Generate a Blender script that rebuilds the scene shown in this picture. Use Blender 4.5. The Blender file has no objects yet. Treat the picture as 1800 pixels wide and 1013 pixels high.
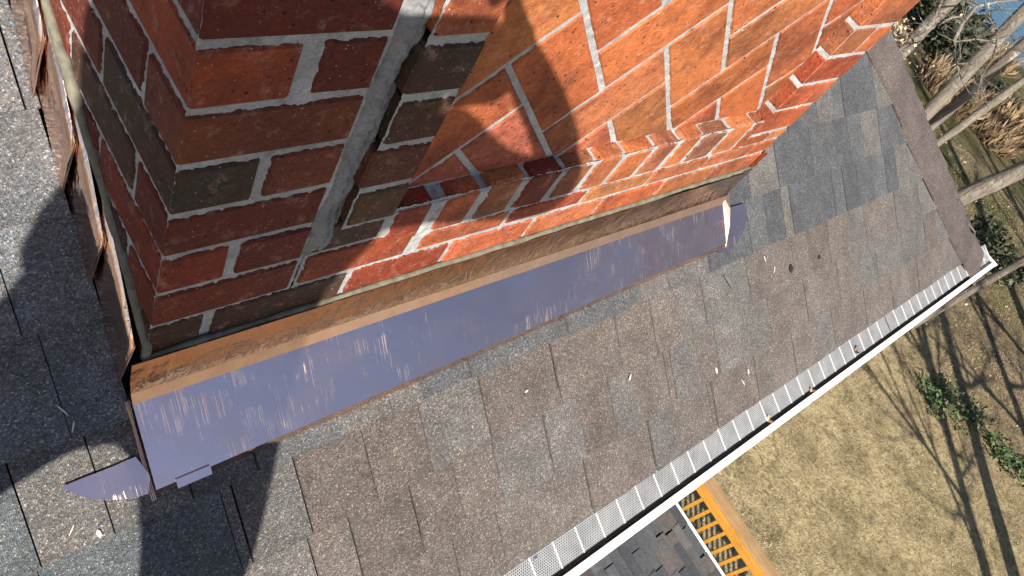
import bpy, bmesh, math, random
import numpy as np
from mathutils import Vector, Matrix, noise as mn

random.seed(7)
rng = np.random.default_rng(7)
scene = bpy.context.scene
COL = scene.collection
ZO = 8.0                      # local heights are measured from the lens; the lawn lies 8 m lower at z = 0

# ------------------------------------------------------------------ camera, sky, sun, exposure
CAM = Vector((-0.2125, -0.3936, 0.0))
camd = bpy.data.cameras.new('camera')
camd.sensor_width = 36.0
camd.lens = 26.403
camd.clip_start = 0.01
camd.clip_end = 2000
cam = bpy.data.objects.new('camera', camd)
COL.objects.link(cam)
RIGHT = Vector((0.73425, -0.52226, 0.43372)); DOWN = Vector((-0.26543, -0.80888, -0.52466)); FWD = Vector((0.62484, 0.27011, -0.73254))
mw = Matrix.Identity(4)
for i in range(3):
    mw[i][0] = RIGHT[i]; mw[i][1] = -DOWN[i]; mw[i][2] = -FWD[i]
mw[0][3], mw[1][3], mw[2][3] = CAM.x, CAM.y, CAM.z + ZO
cam.matrix_world = mw
scene.camera = cam

SUN_D = Vector((0.5569, 0.5667, -0.6072)).normalized()     # direction the light travels
elev = math.asin(-SUN_D.z)
world = bpy.data.worlds.new('World'); scene.world = world; world.use_nodes = True
wn = world.node_tree
sky = wn.nodes.new('ShaderNodeTexSky'); sky.sky_type = 'NISHITA'; sky.sun_disc = False
sky.sun_elevation = elev
sky.sun_rotation = math.atan2(-SUN_D.x, -SUN_D.y)
sky.air_density = 1.0; sky.dust_density = 1.3; sky.ozone_density = 3.0
bg = wn.nodes['Background']; bg.inputs[1].default_value = 0.060
wn.links.new(sky.outputs[0], bg.inputs[0])
sd = bpy.data.lights.new('sun', 'SUN'); sd.energy = 5.0; sd.angle = math.radians(0.53); sd.color = (1.0, 0.93, 0.82)
sun = bpy.data.objects.new('sun', sd); COL.objects.link(sun)
sun.rotation_euler = SUN_D.to_track_quat('-Z', 'Y').to_euler()
sun.location = (-20, -20, 30)
vs = scene.view_settings
vs.view_transform = 'Standard'; vs.look = 'None'; vs.exposure = 0.95; vs.gamma = 1.0; vs.use_curve_mapping = False

# ------------------------------------------------------------------ helpers
TA = 0.71328                                   # roof pitch, tan
CA = 1 / math.sqrt(1 + TA * TA); SA = TA * CA
Z0 = -0.945                                    # roof height at the chimney front (y = 0)
LOC = {}

def ray(px, py):
    v = RIGHT * (px - 900) + DOWN * (py - 506.5) + FWD * 1320.15
    return v.normalized()
def roof_pt(x, s, h=0.0):                      # s: distance up the slope from y = 0, h: above the shingles
    return Vector((x, s * CA - h * SA, Z0 + s * SA + h * CA))
def proj(P):
    q = Vector(P) - CAM
    w = q.dot(FWD)
    if w < 0.02: return None
    return (900 + 1320.15 * q.dot(RIGHT) / w, 506.5 + 1320.15 * q.dot(DOWN) / w)

def empty(name, loc):
    o = bpy.data.objects.new(name, None); COL.objects.link(o)
    o.empty_display_size = 0.1
    o.location = (loc[0], loc[1], loc[2] + ZO); LOC[o] = Vector(o.location)
    return o
def tag(o, label, cat=None, group=None, kind=None):
    if label: o['label'] = label
    if cat: o['category'] = cat
    if group: o['group'] = group
    if kind: o['kind'] = kind
    return o
def obj(name, verts, faces, mat, parent=None, smooth=False, origin=None):
    V = np.asarray([tuple(v) for v in verts], float)
    V = V + np.array([0, 0, ZO])
    c = np.array(origin) + np.array([0, 0, ZO]) if origin is not None else np.array([*((V.min(0) + V.max(0)) / 2)[:2], V[:, 2].min()])
    me = bpy.data.meshes.new(name)
    me.from_pydata((V - c).tolist(), [], [tuple(int(i) for i in f) for f in faces])
    if smooth:
        me.polygons.foreach_set('use_smooth', [True] * len(me.polygons))
    if mat is not None: me.materials.append(mat)
    o = bpy.data.objects.new(name, me); COL.objects.link(o)
    wl = Vector(c); LOC[o] = wl
    if parent is not None:
        o.parent = parent; o.location = wl - LOC[parent]
    else:
        o.location = wl
    return o

class MB:
    def __init__(self): self.v = []; self.f = []
    def add(self, v, f):
        n = len(self.v); self.v += [tuple(a) for a in v]; self.f += [tuple(i + n for i in q) for q in f]
    def box(self, a, b):
        x0, y0, z0 = a; x1, y1, z1 = b
        self.add([(x0,y0,z0),(x1,y0,z0),(x1,y1,z0),(x0,y1,z0),(x0,y0,z1),(x1,y0,z1),(x1,y1,z1),(x0,y1,z1)],
                 [(0,3,2,1),(4,5,6,7),(0,1,5,4),(1,2,6,5),(2,3,7,6),(3,0,4,7)])
    def hexa(self, p):                          # eight corners, bottom four then top four
        self.add(p, [(0,3,2,1),(4,5,6,7),(0,1,5,4),(1,2,6,5),(2,3,7,6),(3,0,4,7)])
    def tube(self, pts, rad, n=7, cap=True):
        pts = [Vector(p) for p in pts]; base = len(self.v)
        ref = Vector((0.31, 0.77, 0.55))
        for i, p in enumerate(pts):
            t = (pts[min(i + 1, len(pts) - 1)] - pts[max(i - 1, 0)])
            if t.length < 1e-9: t = Vector((0, 0, 1))
            t.normalize(); a = t.cross(ref)
            if a.length < 1e-3: a = t.cross(Vector((1, 0, 0)))
            a.normalize(); b = t.cross(a)
            r = rad[i] if hasattr(rad, '__len__') else rad
            for k in range(n):
                an = 2 * math.pi * k / n
                self.v.append(tuple(p + a * (r * math.cos(an)) + b * (r * math.sin(an))))
        for i in range(len(pts) - 1):
            for k in range(n):
                k2 = (k + 1) % n
                self.f.append((base + i*n + k, base + i*n + k2, base + (i+1)*n + k2, base + (i+1)*n + k))
        if cap:
            self.f.append(tuple(base + k for k in range(n))[::-1])
            self.f.append(tuple(base + (len(pts)-1)*n + k for k in range(n)))
    def build(self, name, mat, parent=None, smooth=False, origin=None):
        return obj(name, self.v, self.f, mat, parent, smooth, origin)

def vnoise(P, scale, seed=0):
    """smooth value noise in -1..1 for an (n, 3) array"""
    Q = np.asarray(P) / scale
    I = np.floor(Q).astype(np.int64); F = Q - I; F = F * F * (3 - 2 * F)
    def h(i, j, k):
        n = (i * 374761393 + j * 668265263 + k * 2147483647 + seed * 974711) & 0xffffffff
        n = ((n ^ (n >> 13)) * 1274126177) & 0xffffffff
        n = (n ^ (n >> 16)) & 0xffff
        return n / 32767.5 - 1
    o = 0
    for a in (0, 1):
        for b in (0, 1):
            for c in (0, 1):
                w = (F[:, 0] if a else 1 - F[:, 0]) * (F[:, 1] if b else 1 - F[:, 1]) * (F[:, 2] if c else 1 - F[:, 2])
                o = o + w * h(I[:, 0] + a, I[:, 1] + b, I[:, 2] + c)
    return o

# ------------------------------------------------------------------ materials
class NT:
    def __init__(self, name):
        self.m = bpy.data.materials.new(name); self.m.use_nodes = True
        self.t = self.m.node_tree; self.b = self.t.nodes['Principled BSDF']
        self.out = self.t.nodes['Material Output']
    def n(self, typ, **kw):
        o = self.t.nodes.new('ShaderNode' + typ)
        for k, v in kw.items():
            if k.startswith('i_'):
                key = k[2:]; key = int(key) if key.isdigit() else key.replace('_', ' ')
                o.inputs[key].default_value = v
            else: setattr(o, k, v)
        return o
    def l(self, a, b): self.t.links.new(a, b)
    def coord(self, kind='Object', scale=None, rot=None, rand=False):
        c = self.n('TexCoord'); out = c.outputs[kind]
        if rand:
            oi = self.n('ObjectInfo'); mul = self.n('VectorMath', operation='SCALE'); 
            cmb = self.n('CombineXYZ'); self.l(oi.outputs['Random'], cmb.inputs[0]); self.l(oi.outputs['Random'], cmb.inputs[1])
            self.l(cmb.outputs[0], mul.inputs[0]); mul.inputs['Scale'].default_value = 37.0
            ad = self.n('VectorMath', operation='ADD'); self.l(out, ad.inputs[0]); self.l(mul.outputs[0], ad.inputs[1]); out = ad.outputs[0]
        if scale is not None or rot is not None:
            m = self.n('Mapping'); self.l(out, m.inputs[0])
            if scale is not None: m.inputs['Scale'].default_value = scale
            if rot is not None: m.inputs['Rotation'].default_value = rot
            out = m.outputs[0]
        return out
    def noise(self, vec, scale, detail=4, rough=0.6, dist=0):
        o = self.n('TexNoise'); self.l(vec, o.inputs['Vector'])
        o.inputs['Scale'].default_value = scale; o.inputs['Detail'].default_value = detail
        o.inputs['Roughness'].default_value = rough; o.inputs['Distortion'].default_value = dist
        return o.outputs['Fac']
    def ramp(self, fac, stops, interp='LINEAR'):
        o = self.n('ValToRGB'); o.color_ramp.interpolation = interp
        e = o.color_ramp.elements
        while len(e) < len(stops): e.new(0.5)
        for i, (p, c) in enumerate(stops):
            e[i].position = p
            if not hasattr(c, '__len__'): c = (c, c, c)
            e[i].color = (*c, 1)
        self.l(fac, o.inputs[0]); return o.outputs[0]
    def mix(self, fac, a, b, blend='MIX'):
        o = self.n('Mix', data_type='RGBA', blend_type=blend)
        for s, v in ((o.inputs[0], fac), (o.inputs[6], a), (o.inputs[7], b)):
            if hasattr(v, 'is_output') or hasattr(v, 'links'): self.l(v, s)
            elif hasattr(v, '__len__'): s.default_value = (*v[:3], 1)
            else: s.default_value = v
        return o.outputs[2]
    def math(self, op, a, b=None, c=None, clamp=False):
        o = self.n('Math', operation=op, use_clamp=clamp)
        for s, v in zip(o.inputs, (a, b, c)):
            if v is None: continue
            if hasattr(v, 'links'): self.l(v, s)
            else: s.default_value = v
        return o.outputs[0]
    def bump(self, height, strength, dist, prev=None):
        o = self.n('Bump'); o.inputs['Strength'].default_value = strength; o.inputs['Distance'].default_value = dist
        self.l(height, o.inputs['Height'])
        if prev is not None: self.l(prev, o.inputs['Normal'])
        return o.outputs[0]
    def set(self, col=None, rough=None, metal=None, normal=None, spec=None):
        for k, v in (('Base Color', col), ('Roughness', rough), ('Metallic', metal), ('Normal', normal), ('Specular IOR Level', spec)):
            if v is None: continue
            s = self.b.inputs[k]
            if hasattr(v, 'links'): self.l(v, s)
            elif hasattr(v, '__len__'): s.default_value = (*v[:3], 1)
            else: s.default_value = v
        return self.m

def plain(name, col, rough=0.6, metal=0.0, grain=0.0, gscale=60):
    t = NT(name)
    if grain:
        c = t.coord(); n = t.noise(c, gscale, 5)
        cc = t.mix(1.0, t.ramp(n, [(0.3, tuple(x * (1 - grain) for x in col)), (0.7, tuple(min(1, x * (1 + grain)) for x in col))]), (1, 1, 1), 'MULTIPLY')
        return t.set(cc, rough, metal, t.bump(n, 0.3, 0.002))
    return t.set(col, rough, metal)

def mat_brick():
    t = NT('fired_clay_brick')
    c = t.coord(rand=True)
    oi = t.n('ObjectInfo')
    big = t.noise(c, 9, 5, 0.7, 0.15)
    mid = t.noise(c, 55, 5, 0.7)
    fine = t.noise(c, 420, 3, 0.7)
    st = t.coord(scale=(30, 30, 190), rand=True)
    streak = t.noise(st, 1.0, 4, 0.8)
    col = t.mix(t.ramp(big, [(0.42, 0.0), (0.62, 1.0)]), oi.outputs['Color'], (0.10, 0.026, 0.016), 'MIX')
    col = t.mix(0.62, oi.outputs['Color'], col)
    col = t.mix(t.ramp(mid, [(0.35, 0.55), (0.7, 0.0)]), col, (0.5, 0.4, 0.4), 'MULTIPLY')
    col = t.mix(t.ramp(streak, [(0.6, 0.0), (0.8, 0.16)]), col, (0.62, 0.24, 0.085))
    # dusty mortar haze and pale specks
    haze = t.noise(c, 48, 8, 0.8)
    col = t.mix(t.ramp(haze, [(0.54, 0.0), (0.72, 0.46)]), col, (0.58, 0.36, 0.28))
    vo = t.n('TexVoronoi'); t.l(c, vo.inputs['Vector']); vo.inputs['Scale'].default_value = 150
    speck = t.ramp(vo.outputs['Distance'], [(0.07, 1.0), (0.13, 0.0)])
    gate = t.ramp(t.noise(c, 60, 2), [(0.48, 0.0), (0.58, 0.85)])
    col = t.mix(t.math('MULTIPLY', speck, gate), col, (0.62, 0.52, 0.46))
    pit = t.n('TexVoronoi'); t.l(c, pit.inputs['Vector']); pit.inputs['Scale'].default_value = 105
    pitm = t.math('MULTIPLY', t.ramp(pit.outputs['Distance'], [(0.10, 1.0), (0.2, 0.0)]), t.ramp(t.noise(c, 33, 2), [(0.44, 0.0), (0.54, 1.0)]))
    col = t.mix(pitm, col, (0.035, 0.016, 0.012))
    h = t.math('ADD', t.math('MULTIPLY', mid, 0.6), t.math('MULTIPLY', fine, 0.6))
    grit = t.noise(c, 150, 3, 0.75)
    h = t.math('ADD', h, t.math('MULTIPLY', grit, 0.9))
    col = t.mix(1.0, col, t.ramp(grit, [(0.3, 0.72), (0.65, 1.12)]), 'MULTIPLY')
    h = t.math('SUBTRACT', h, t.math('MULTIPLY', pitm, 0.9))
    h = t.math('ADD', h, t.math('MULTIPLY', streak, 0.22))
    return t.set(col, t.ramp(mid, [(0.3, 0.62), (0.7, 0.85)]), 0, t.bump(h, 0.95, 0.0026), 0.3)

def mat_mortar(name='grey_mortar', dark=1.0):
    t = NT(name)
    c = t.coord()
    n1 = t.noise(c, 14, 5, 0.65); n2 = t.noise(c, 320, 4, 0.75); n3 = t.noise(c, 60, 4)
    col = t.ramp(n1, [(0.3, (0.30, 0.308, 0.318)), (0.7, (0.49, 0.498, 0.508))])
    col = t.mix(t.ramp(n3, [(0.28, 0.7), (0.5, 0.0)]), col, (0.17, 0.165, 0.155))
    col = t.mix(t.ramp(n2, [(0.32, 0.65), (0.52, 0.0)]), col, (0.22, 0.215, 0.21))
    if dark != 1.0: col = t.mix(1.0, col, (dark, dark, dark*1.02), 'MULTIPLY')
    return t.set(col, 0.95, 0, t.bump(t.math('ADD', n2, t.math('MULTIPLY', n3, 1.5)), 0.8, 0.0018), 0.2)

def mat_shingle(name, island=False):
    t = NT(name)
    if island:
        g = t.n('NewGeometry'); base = t.ramp(g.outputs['Random Per Island'], [(0.0, (0.095, 0.083, 0.076)), (0.35, (0.13, 0.112, 0.10)), (0.65, (0.10, 0.104, 0.108)), (1.0, (0.075, 0.083, 0.095))], 'CONSTANT')
        c = t.coord()
    else:
        oi = t.n('ObjectInfo'); base = oi.outputs['Color']; c = t.coord(rand=True)
    vo = t.n('TexVoronoi'); t.l(c, vo.inputs['Vector']); vo.inputs['Scale'].default_value = 540
    grain = t.n('SeparateColor'); t.l(vo.outputs['Color'], grain.inputs[0])
    mul = t.ramp(grain.outputs[0], [(0.0, 0.42), (0.35, 0.78), (0.75, 1.08), (0.93, 1.45), (1.0, 2.7)])
    col = t.mix(1.0, base, mul, 'MULTIPLY')
    warm = t.ramp(grain.outputs[1], [(0.0, (0.85, 0.95, 1.1)), (0.5, (1, 1, 1)), (1.0, (1.2, 1.0, 0.86))])
    col = t.mix(1.0, col, warm, 'MULTIPLY')
    blot = t.noise(c, 16, 4, 0.6)
    col = t.mix(1.0, col, t.ramp(blot, [(0.3, 0.78), (0.7, 1.18)]), 'MULTIPLY')
    h = t.math('ADD', vo.outputs['Distance'], t.math('MULTIPLY', t.noise(c, 900, 2), 0.5))
    return t.set(col, 0.88, 0, t.bump(h, 0.9, 0.0016), 0.35)

def mat_copper():
    t = NT('polished_copper')
    c = t.coord('Object')
    cl = t.noise(c, 7.5, 4, 0.6)
    # long scratches run down the slope (local y)
    sc = t.noise(t.coord('Object', scale=(420, 9, 9)), 1.0, 3, 0.7)
    sc2 = t.noise(t.coord('Object', scale=(950, 26, 26), rot=(0, 0, 0.13)), 1.0, 2, 0.6)
    gate = t.math('MULTIPLY', t.ramp(t.noise(c, 26, 3, 0.6), [(0.46, 0.0), (0.60, 1.0)]), t.ramp(t.noise(c, 4.5, 2, 0.5), [(0.40, 0.15), (0.52, 1.0)]))
    scr = t.math('MULTIPLY', t.ramp(sc, [(0.53, 0.0), (0.66, 1.0)]), gate)
    scr = t.math('MAXIMUM', scr, t.math('MULTIPLY', t.ramp(sc2, [(0.66, 0.0), (0.74, 0.8)]), gate))
    smear = t.ramp(t.noise(c, 22, 5, 0.7), [(0.45, 0.0), (0.75, 1.0)])
    col = t.mix(cl, (1.0, 0.66, 0.62), (1.0, 0.76, 0.74))
    col = t.mix(t.math('MULTIPLY', smear, 0.35), col, (0.80, 0.48, 0.36))
    col = t.mix(scr, col, (1.0, 0.72, 0.56))
    r = t.math('ADD', t.ramp(smear, [(0.0, 0.12), (1.0, 0.27)]), t.math('MULTIPLY', scr, 0.34))
    wav = t.noise(c, 5.0, 2, 0.4)
    nb = t.bump(wav, 0.30, 0.012)
    nb = t.bump(t.noise(c, 55, 3, 0.5), 0.05, 0.002, nb)
    nb = t.bump(scr, 0.35, 0.0006, nb)
    t.set(col, r, 1.0, nb)
    # handled sheet metal: a broad hazy lobe under the mirror-like one
    hz = t.n('BsdfPrincipled')
    hz.inputs['Metallic'].default_value = 1.0; t.l(col, hz.inputs['Base Color']); t.l(nb, hz.inputs['Normal'])
    t.l(t.ramp(cl, [(0.3, 0.46), (0.7, 0.56)]), hz.inputs['Roughness'])
    fac = t.ramp(t.noise(t.coord('Object', scale=(1, 1.5, 1.5)), 5.5, 5, 0.62, 0.5), [(0.34, 0.0), (0.68, 0.05)])
    mx = t.n('MixShader'); t.l(fac, mx.inputs[0]); t.l(t.b.outputs[0], mx.inputs[1]); t.l(hz.outputs[0], mx.inputs[2]); t.l(mx.outputs[0], t.out.inputs[0])
    return t.m

def mat_copper_worn(name='handled_copper', ca=(0.62, 0.43, 0.33), cb=(0.44, 0.29, 0.21)):
    t = NT(name)
    c = t.coord('Object')
    w = t.n('TexWave', wave_type='RINGS'); t.l(t.coord('Object', scale=(1, 1, 1)), w.inputs['Vector'])
    w.inputs['Scale'].default_value = 7; w.inputs['Distortion'].default_value = 9; w.inputs['Detail'].default_value = 3; w.inputs['Detail Scale'].default_value = 2.2
    n = t.noise(c, 90, 4, 0.7, 1.0)
    tarn = t.noise(c, 9, 5, 0.65)
    col = t.mix(t.ramp(tarn, [(0.3, 0.0), (0.7, 1.0)]), ca, cb)
    r = t.ramp(n, [(0.3, 0.03), (0.75, 0.13)])
    nb = t.bump(t.noise(t.coord('Object', scale=(1, 1, 0.45)), 34, 3, 0.5, 1.2), 0.55, 0.004)
    nb = t.bump(w.outputs['Fac'], 0.10, 0.002, nb)
    nb = t.bump(t.noise(c, 400, 3), 0.12, 0.0008, nb)
    return t.set(col, r, 1.0, nb)

def mat_guard():
    t = NT('perforated_white_aluminium')
    uv = t.n('UVMap')
    sep = t.n('SeparateXYZ'); t.l(uv.outputs[0], sep.inputs[0])
    P = 0.0050
    row = t.math('FLOOR', t.math('DIVIDE', sep.outputs[1], P * 0.86))
    off = t.math('MULTIPLY', t.math('MODULO', row, 2.0), 0.5)
    fx = t.math('SUBTRACT', t.math('FRACT', t.math('ADD', t.math('DIVIDE', sep.outputs[0], P), off)), 0.5)
    fy = t.math('MULTIPLY', t.math('SUBTRACT', t.math('FRACT', t.math('DIVIDE', sep.outputs[1], P * 0.86)), 0.5), 0.86)
    d = t.math('SQRT', t.math('ADD', t.math('MULTIPLY', fx, fx), t.math('MULTIPLY', fy, fy)))
    hole = t.math('LESS_THAN', d, 0.27)
    n = t.noise(t.coord(), 30, 5)
    t.set(t.ramp(n, [(0.3, (0.23, 0.235, 0.245)), (0.7, (0.34, 0.345, 0.355))]), 0.45, 0.0)
    tr = t.n('BsdfTransparent'); mx = t.n('MixShader')
    t.l(hole, mx.inputs[0]); t.l(t.b.outputs[0], mx.inputs[1]); t.l(tr.outputs[0], mx.inputs[2]); t.l(mx.outputs[0], t.out.inputs[0])
    return t.m

def mat_wood(name, a, b):
    t = NT(name)
    n = t.noise(t.coord(scale=(40, 3.0, 40)), 1.0, 5, 0.6, 0.5)
    n2 = t.noise(t.coord(), 6, 4)
    col = t.mix(t.ramp(n2, [(0.3, 0.0), (0.7, 0.5)]), t.ramp(n, [(0.3, a), (0.7, b)]), tuple(x * 0.6 for x in a))
    return t.set(col, 0.65, 0, t.bump(n, 0.4, 0.002))

def mat_ground():
    t = NT('dormant_lawn')
    c = t.coord('Object')
    big = t.noise(c, 0.35, 5, 0.6); mid = t.noise(c, 1.9, 6, 0.7, 0.4); fine = t.noise(c, 16, 5, 0.75); ff = t.noise(c, 60, 3, 0.7)
    straw = t.ramp(fine, [(0.25, (0.15, 0.11, 0.055)), (0.42, (0.37, 0.29, 0.155)), (0.6, (0.52, 0.42, 0.245)), (0.8, (0.62, 0.53, 0.345))])
    green = t.ramp(fine, [(0.3, (0.045, 0.05, 0.018)), (0.7, (0.17, 0.17, 0.06))])
    litter = t.ramp(fine, [(0.3, (0.05, 0.035, 0.024)), (0.55, (0.15, 0.105, 0.075)), (0.8, (0.30, 0.23, 0.17))])
    col = t.mix(t.ramp(mid, [(0.52, 0.0), (0.70, 0.38)]), straw, green)
    # leaf litter under the trees further from the house (larger x), drawn in patches
    sep = t.n('SeparateXYZ'); t.l(c, sep.inputs[0])
    far = t.n('MapRange'); far.inputs['From Min'].default_value = 11.5; far.inputs['From Max'].default_value = 17.5
    t.l(t.math('ADD', sep.outputs[0], t.math('MULTIPLY', t.math('SUBTRACT', big, 0.5), 8.0)), far.inputs['Value'])
    lm = t.math('MULTIPLY', far.outputs[0], t.ramp(mid, [(0.38, 1.0), (0.62, 0.35)]))
    col = t.mix(lm, col, litter)
    wood = t.n('MapRange'); wood.inputs['From Min'].default_value = 17; wood.inputs['From Max'].default_value = 22
    t.l(t.math('ADD', sep.outputs[0], t.math('MULTIPLY', t.math('SUBTRACT', mid, 0.5), 10.0)), wood.inputs['Value'])
    moss = t.ramp(fine, [(0.3, (0.03, 0.032, 0.012)), (0.6, (0.12, 0.115, 0.04)), (0.8, (0.26, 0.22, 0.10))])
    col = t.mix(t.math('MULTIPLY', wood.outputs[0], t.ramp(big, [(0.4, 0.25), (0.6, 1.0)])), col, moss)
    col = t.mix(1.0, col, t.ramp(ff, [(0.3, 0.62), (0.7, 1.25)]), 'MULTIPLY')
    col = t.mix(1.0, col, t.ramp(t.noise(c, 5.5, 5, 0.7, 0.8), [(0.32, 0.50), (0.56, 1.08)]), 'MULTIPLY')
    col = t.mix(1.0, col, t.ramp(t.noise(c, 1.1, 4, 0.6, 0.5), [(0.36, 0.72), (0.58, 1.08)]), 'MULTIPLY')
    return t.set(col, 0.95, 0, t.bump(t.math('ADD', fine, t.math('MULTIPLY', ff, 0.4)), 1.0, 0.06), 0.1)

def mat_bark(name='grey_bark', a=(0.085, 0.07, 0.058), b=(0.22, 0.185, 0.155)):
    t = NT(name)
    n = t.noise(t.coord(scale=(14, 14, 2.5)), 1.0, 6, 0.7, 0.6); n2 = t.noise(t.coord(), 3.5, 5, 0.65)
    col = t.ramp(n, [(0.3, a), (0.65, b)])
    col = t.mix(t.ramp(n2, [(0.58, 0.0), (0.66, 0.7)]), col, (0.42, 0.40, 0.36))
    return t.set(col, 0.92, 0, t.bump(t.math('ADD', n, t.math('MULTIPLY', t.noise(t.coord(), 30, 5), 0.5)), 1.0, 0.05))

def mat_leafy(name, a, b):
    t = NT(name)
    g = t.n('NewGeometry')
    col = t.ramp(g.outputs['Random Per Island'], [(0.0, a), (1.0, b)])
    return t.set(col, 0.6)

M = {
 'brick': mat_brick(), 'mortar': mat_mortar(), 'mortar_old': mat_mortar('old_cement_smear', 0.62), 'shingle': mat_shingle('asphalt_shingle'), 'shingle_i': mat_shingle('asphalt_shingle_field', True),
 'copper': mat_copper(), 'copper2': mat_copper_worn(), 'copper4': mat_copper_worn('step_copper', (0.90, 0.64, 0.52), (0.74, 0.50, 0.39)), 'copper3': plain('bright_copper_edge', (0.98, 0.60, 0.42), 0.42, 1.0, 0.12, 40), 'guard': mat_guard(),
 'sealant': plain('grey_sealant', (0.14, 0.13, 0.095), 0.8, 0, 0.4, 70),
 'white': plain('white_aluminium', (0.80, 0.80, 0.79), 0.4, 0, 0.05, 12),
 'felt': plain('black_underlayment', (0.012, 0.012, 0.013), 0.95),
 'stain': mat_wood('orange_stained_wood', (0.42, 0.19, 0.022), (0.58, 0.29, 0.04)),
 'cap': mat_wood('weathered_rail_wood', (0.28, 0.165, 0.075), (0.42, 0.27, 0.135)),
 'ground': mat_ground(), 'bark': mat_bark(), 'bark2': mat_bark('pale_bark', (0.11, 0.093, 0.076), (0.29, 0.25, 0.205)),
 'siding': plain('pale_siding', (0.55, 0.53, 0.48), 0.6, 0, 0.06, 20),
 'plank': mat_wood('scaffold_wood', (0.30, 0.21, 0.12), (0.45, 0.34, 0.21)),
 'steel': plain('scaffold_steel', (0.35, 0.36, 0.37), 0.4, 0.8),
}
M['rib'] = plain('guard_rib', (0.52, 0.525, 0.53), 0.5)
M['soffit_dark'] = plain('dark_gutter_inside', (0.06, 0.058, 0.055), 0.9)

# ------------------------------------------------------------------ ground, lake
def ground_z(x, y):
    d = x - 0.08 * y
    z = -max(0.0, d - 16.0) * 0.085
    z += 0.12 * math.sin(x * 0.31 + 0.7) * math.cos(y * 0.27)
    return max(z, -8.0)
gv, gf = [], []
xs = np.concatenate([np.linspace(-400, -30, 8), np.linspace(-25, 60, 90), np.linspace(75, 900, 12)])
ys = np.concatenate([np.linspace(-500, -45, 8), np.linspace(-40, 45, 90), np.linspace(60, 600, 8)])
for x in xs:
    for y in ys:
        gv.append((x, y, ground_z(x, y) - ZO))
ny = len(ys)
for i in range(len(xs) - 1):
    for j in range(ny - 1):
        gf.append((i*ny + j, (i+1)*ny + j, (i+1)*ny + j+1, i*ny + j+1))
tag(obj('ground', gv, gf, M['ground'], None, True, origin=(0, 0, -ZO)), 'straw coloured dormant lawn with leaf litter below the house', None, None, 'structure')

tw = NT('lake_water')
wc = tw.coord('Object')
tw.set((0.035, 0.10, 0.16), 0.12, 0, tw.bump(tw.noise(tw.coord(scale=(1.2, 0.6, 1)), 1.0, 4, 0.6), 0.5, 0.15), 0.5)
wz = -2.25 - ZO
tag(obj('lake', [(36, -300, wz), (900, -300, wz), (900, 500, wz), (36, 500, wz)], [(0, 1, 2, 3)], tw.m), 'blue lake water beyond the bare trees', None, None, 'structure')

# ------------------------------------------------------------------ chimney
chimney = empty('chimney', (0.64, 0.45, -1.1))
tag(chimney, 'red brick chimney with a recessed herringbone panel between plain piers', 'chimney')
CW, CD, CTOP = 1.285, 0.90, 0.55
ORANGE = [(0.47, 0.132, 0.045), (0.52, 0.165, 0.058), (0.44, 0.118, 0.043), (0.50, 0.158, 0.062), (0.54, 0.182, 0.066)]
RED = [(0.25, 0.042, 0.018), (0.21, 0.034, 0.017), (0.28, 0.050, 0.02), (0.34, 0.070, 0.026)]
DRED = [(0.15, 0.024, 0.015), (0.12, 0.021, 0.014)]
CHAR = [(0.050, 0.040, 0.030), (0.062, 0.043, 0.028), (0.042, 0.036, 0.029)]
PINK = [(0.47, 0.150, 0.088), (0.43, 0.128, 0.074)]
def jit(a=0.0009): return (random.random() - 0.5) * 2 * a

def box_brick(x0, x1, y0, y1, z0, z1, color, parent=chimney, c=0.0024, name='brick'):
    A = (x0 + jit(), y0 + jit(.0006), z0 + jit()); B = (x1 + jit(), y1 + jit(.0006), z1 + jit())
    v, idx = [], {}
    for sx in (0, 1):
        for sy in (0, 1):
            for sz in (0, 1):
                for ax in range(3):
                    p = [(A, B)[sx][0], (A, B)[sy][1], (A, B)[sz][2]]
                    s = (sx, sy, sz)
                    for k in range(3):
                        if k != ax: p[k] += (c if s[k] == 0 else -c) * (0.75 + random.random() * 0.6)
                        p[k] += jit(0.0005)
                    idx[(sx, sy, sz, ax)] = len(v); v.append(p)
    f = []
    for ax in range(3):
        o = [k for k in range(3) if k != ax]
        for s in (0, 1):
            q = []
            for a, b in ((0, 0), (1, 0), (1, 1), (0, 1)):
                t = [0, 0, 0]; t[ax] = s; t[o[0]] = a; t[o[1]] = b
                q.append(idx[(*t, ax)])
            f.append(q)
    for ax in range(3):                          # edges parallel to ax
        o = [k for k in range(3) if k != ax]
        for a in (0, 1):
            for b in (0, 1):
                t0 = [0, 0, 0]; t1 = [0, 0, 0]; t1[ax] = 1
                for t in (t0, t1): t[o[0]] = a; t[o[1]] = b
                f.append([idx[(*t0, o[0])], idx[(*t1, o[0])], idx[(*t1, o[1])], idx[(*t0, o[1])]])
    for sx in (0, 1):
        for sy in (0, 1):
            for sz in (0, 1):
                f.append([idx[(sx, sy, sz, k)] for k in range(3)])
    o = obj(name, v, f, M['brick'], parent)
    bm = bmesh.new(); bm.from_mesh(o.data); bmesh.ops.recalc_face_normals(bm, faces=bm.faces); bm.to_mesh(o.data); bm.free()
    o.color = (*[max(0, x * (0.88 + 0.24 * random.random())) for x in color], 1)
    return o

def bed(k): return -0.393 - 0.068 * k            # bed joint above course k
J = 0.0044                                       # half a joint
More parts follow.
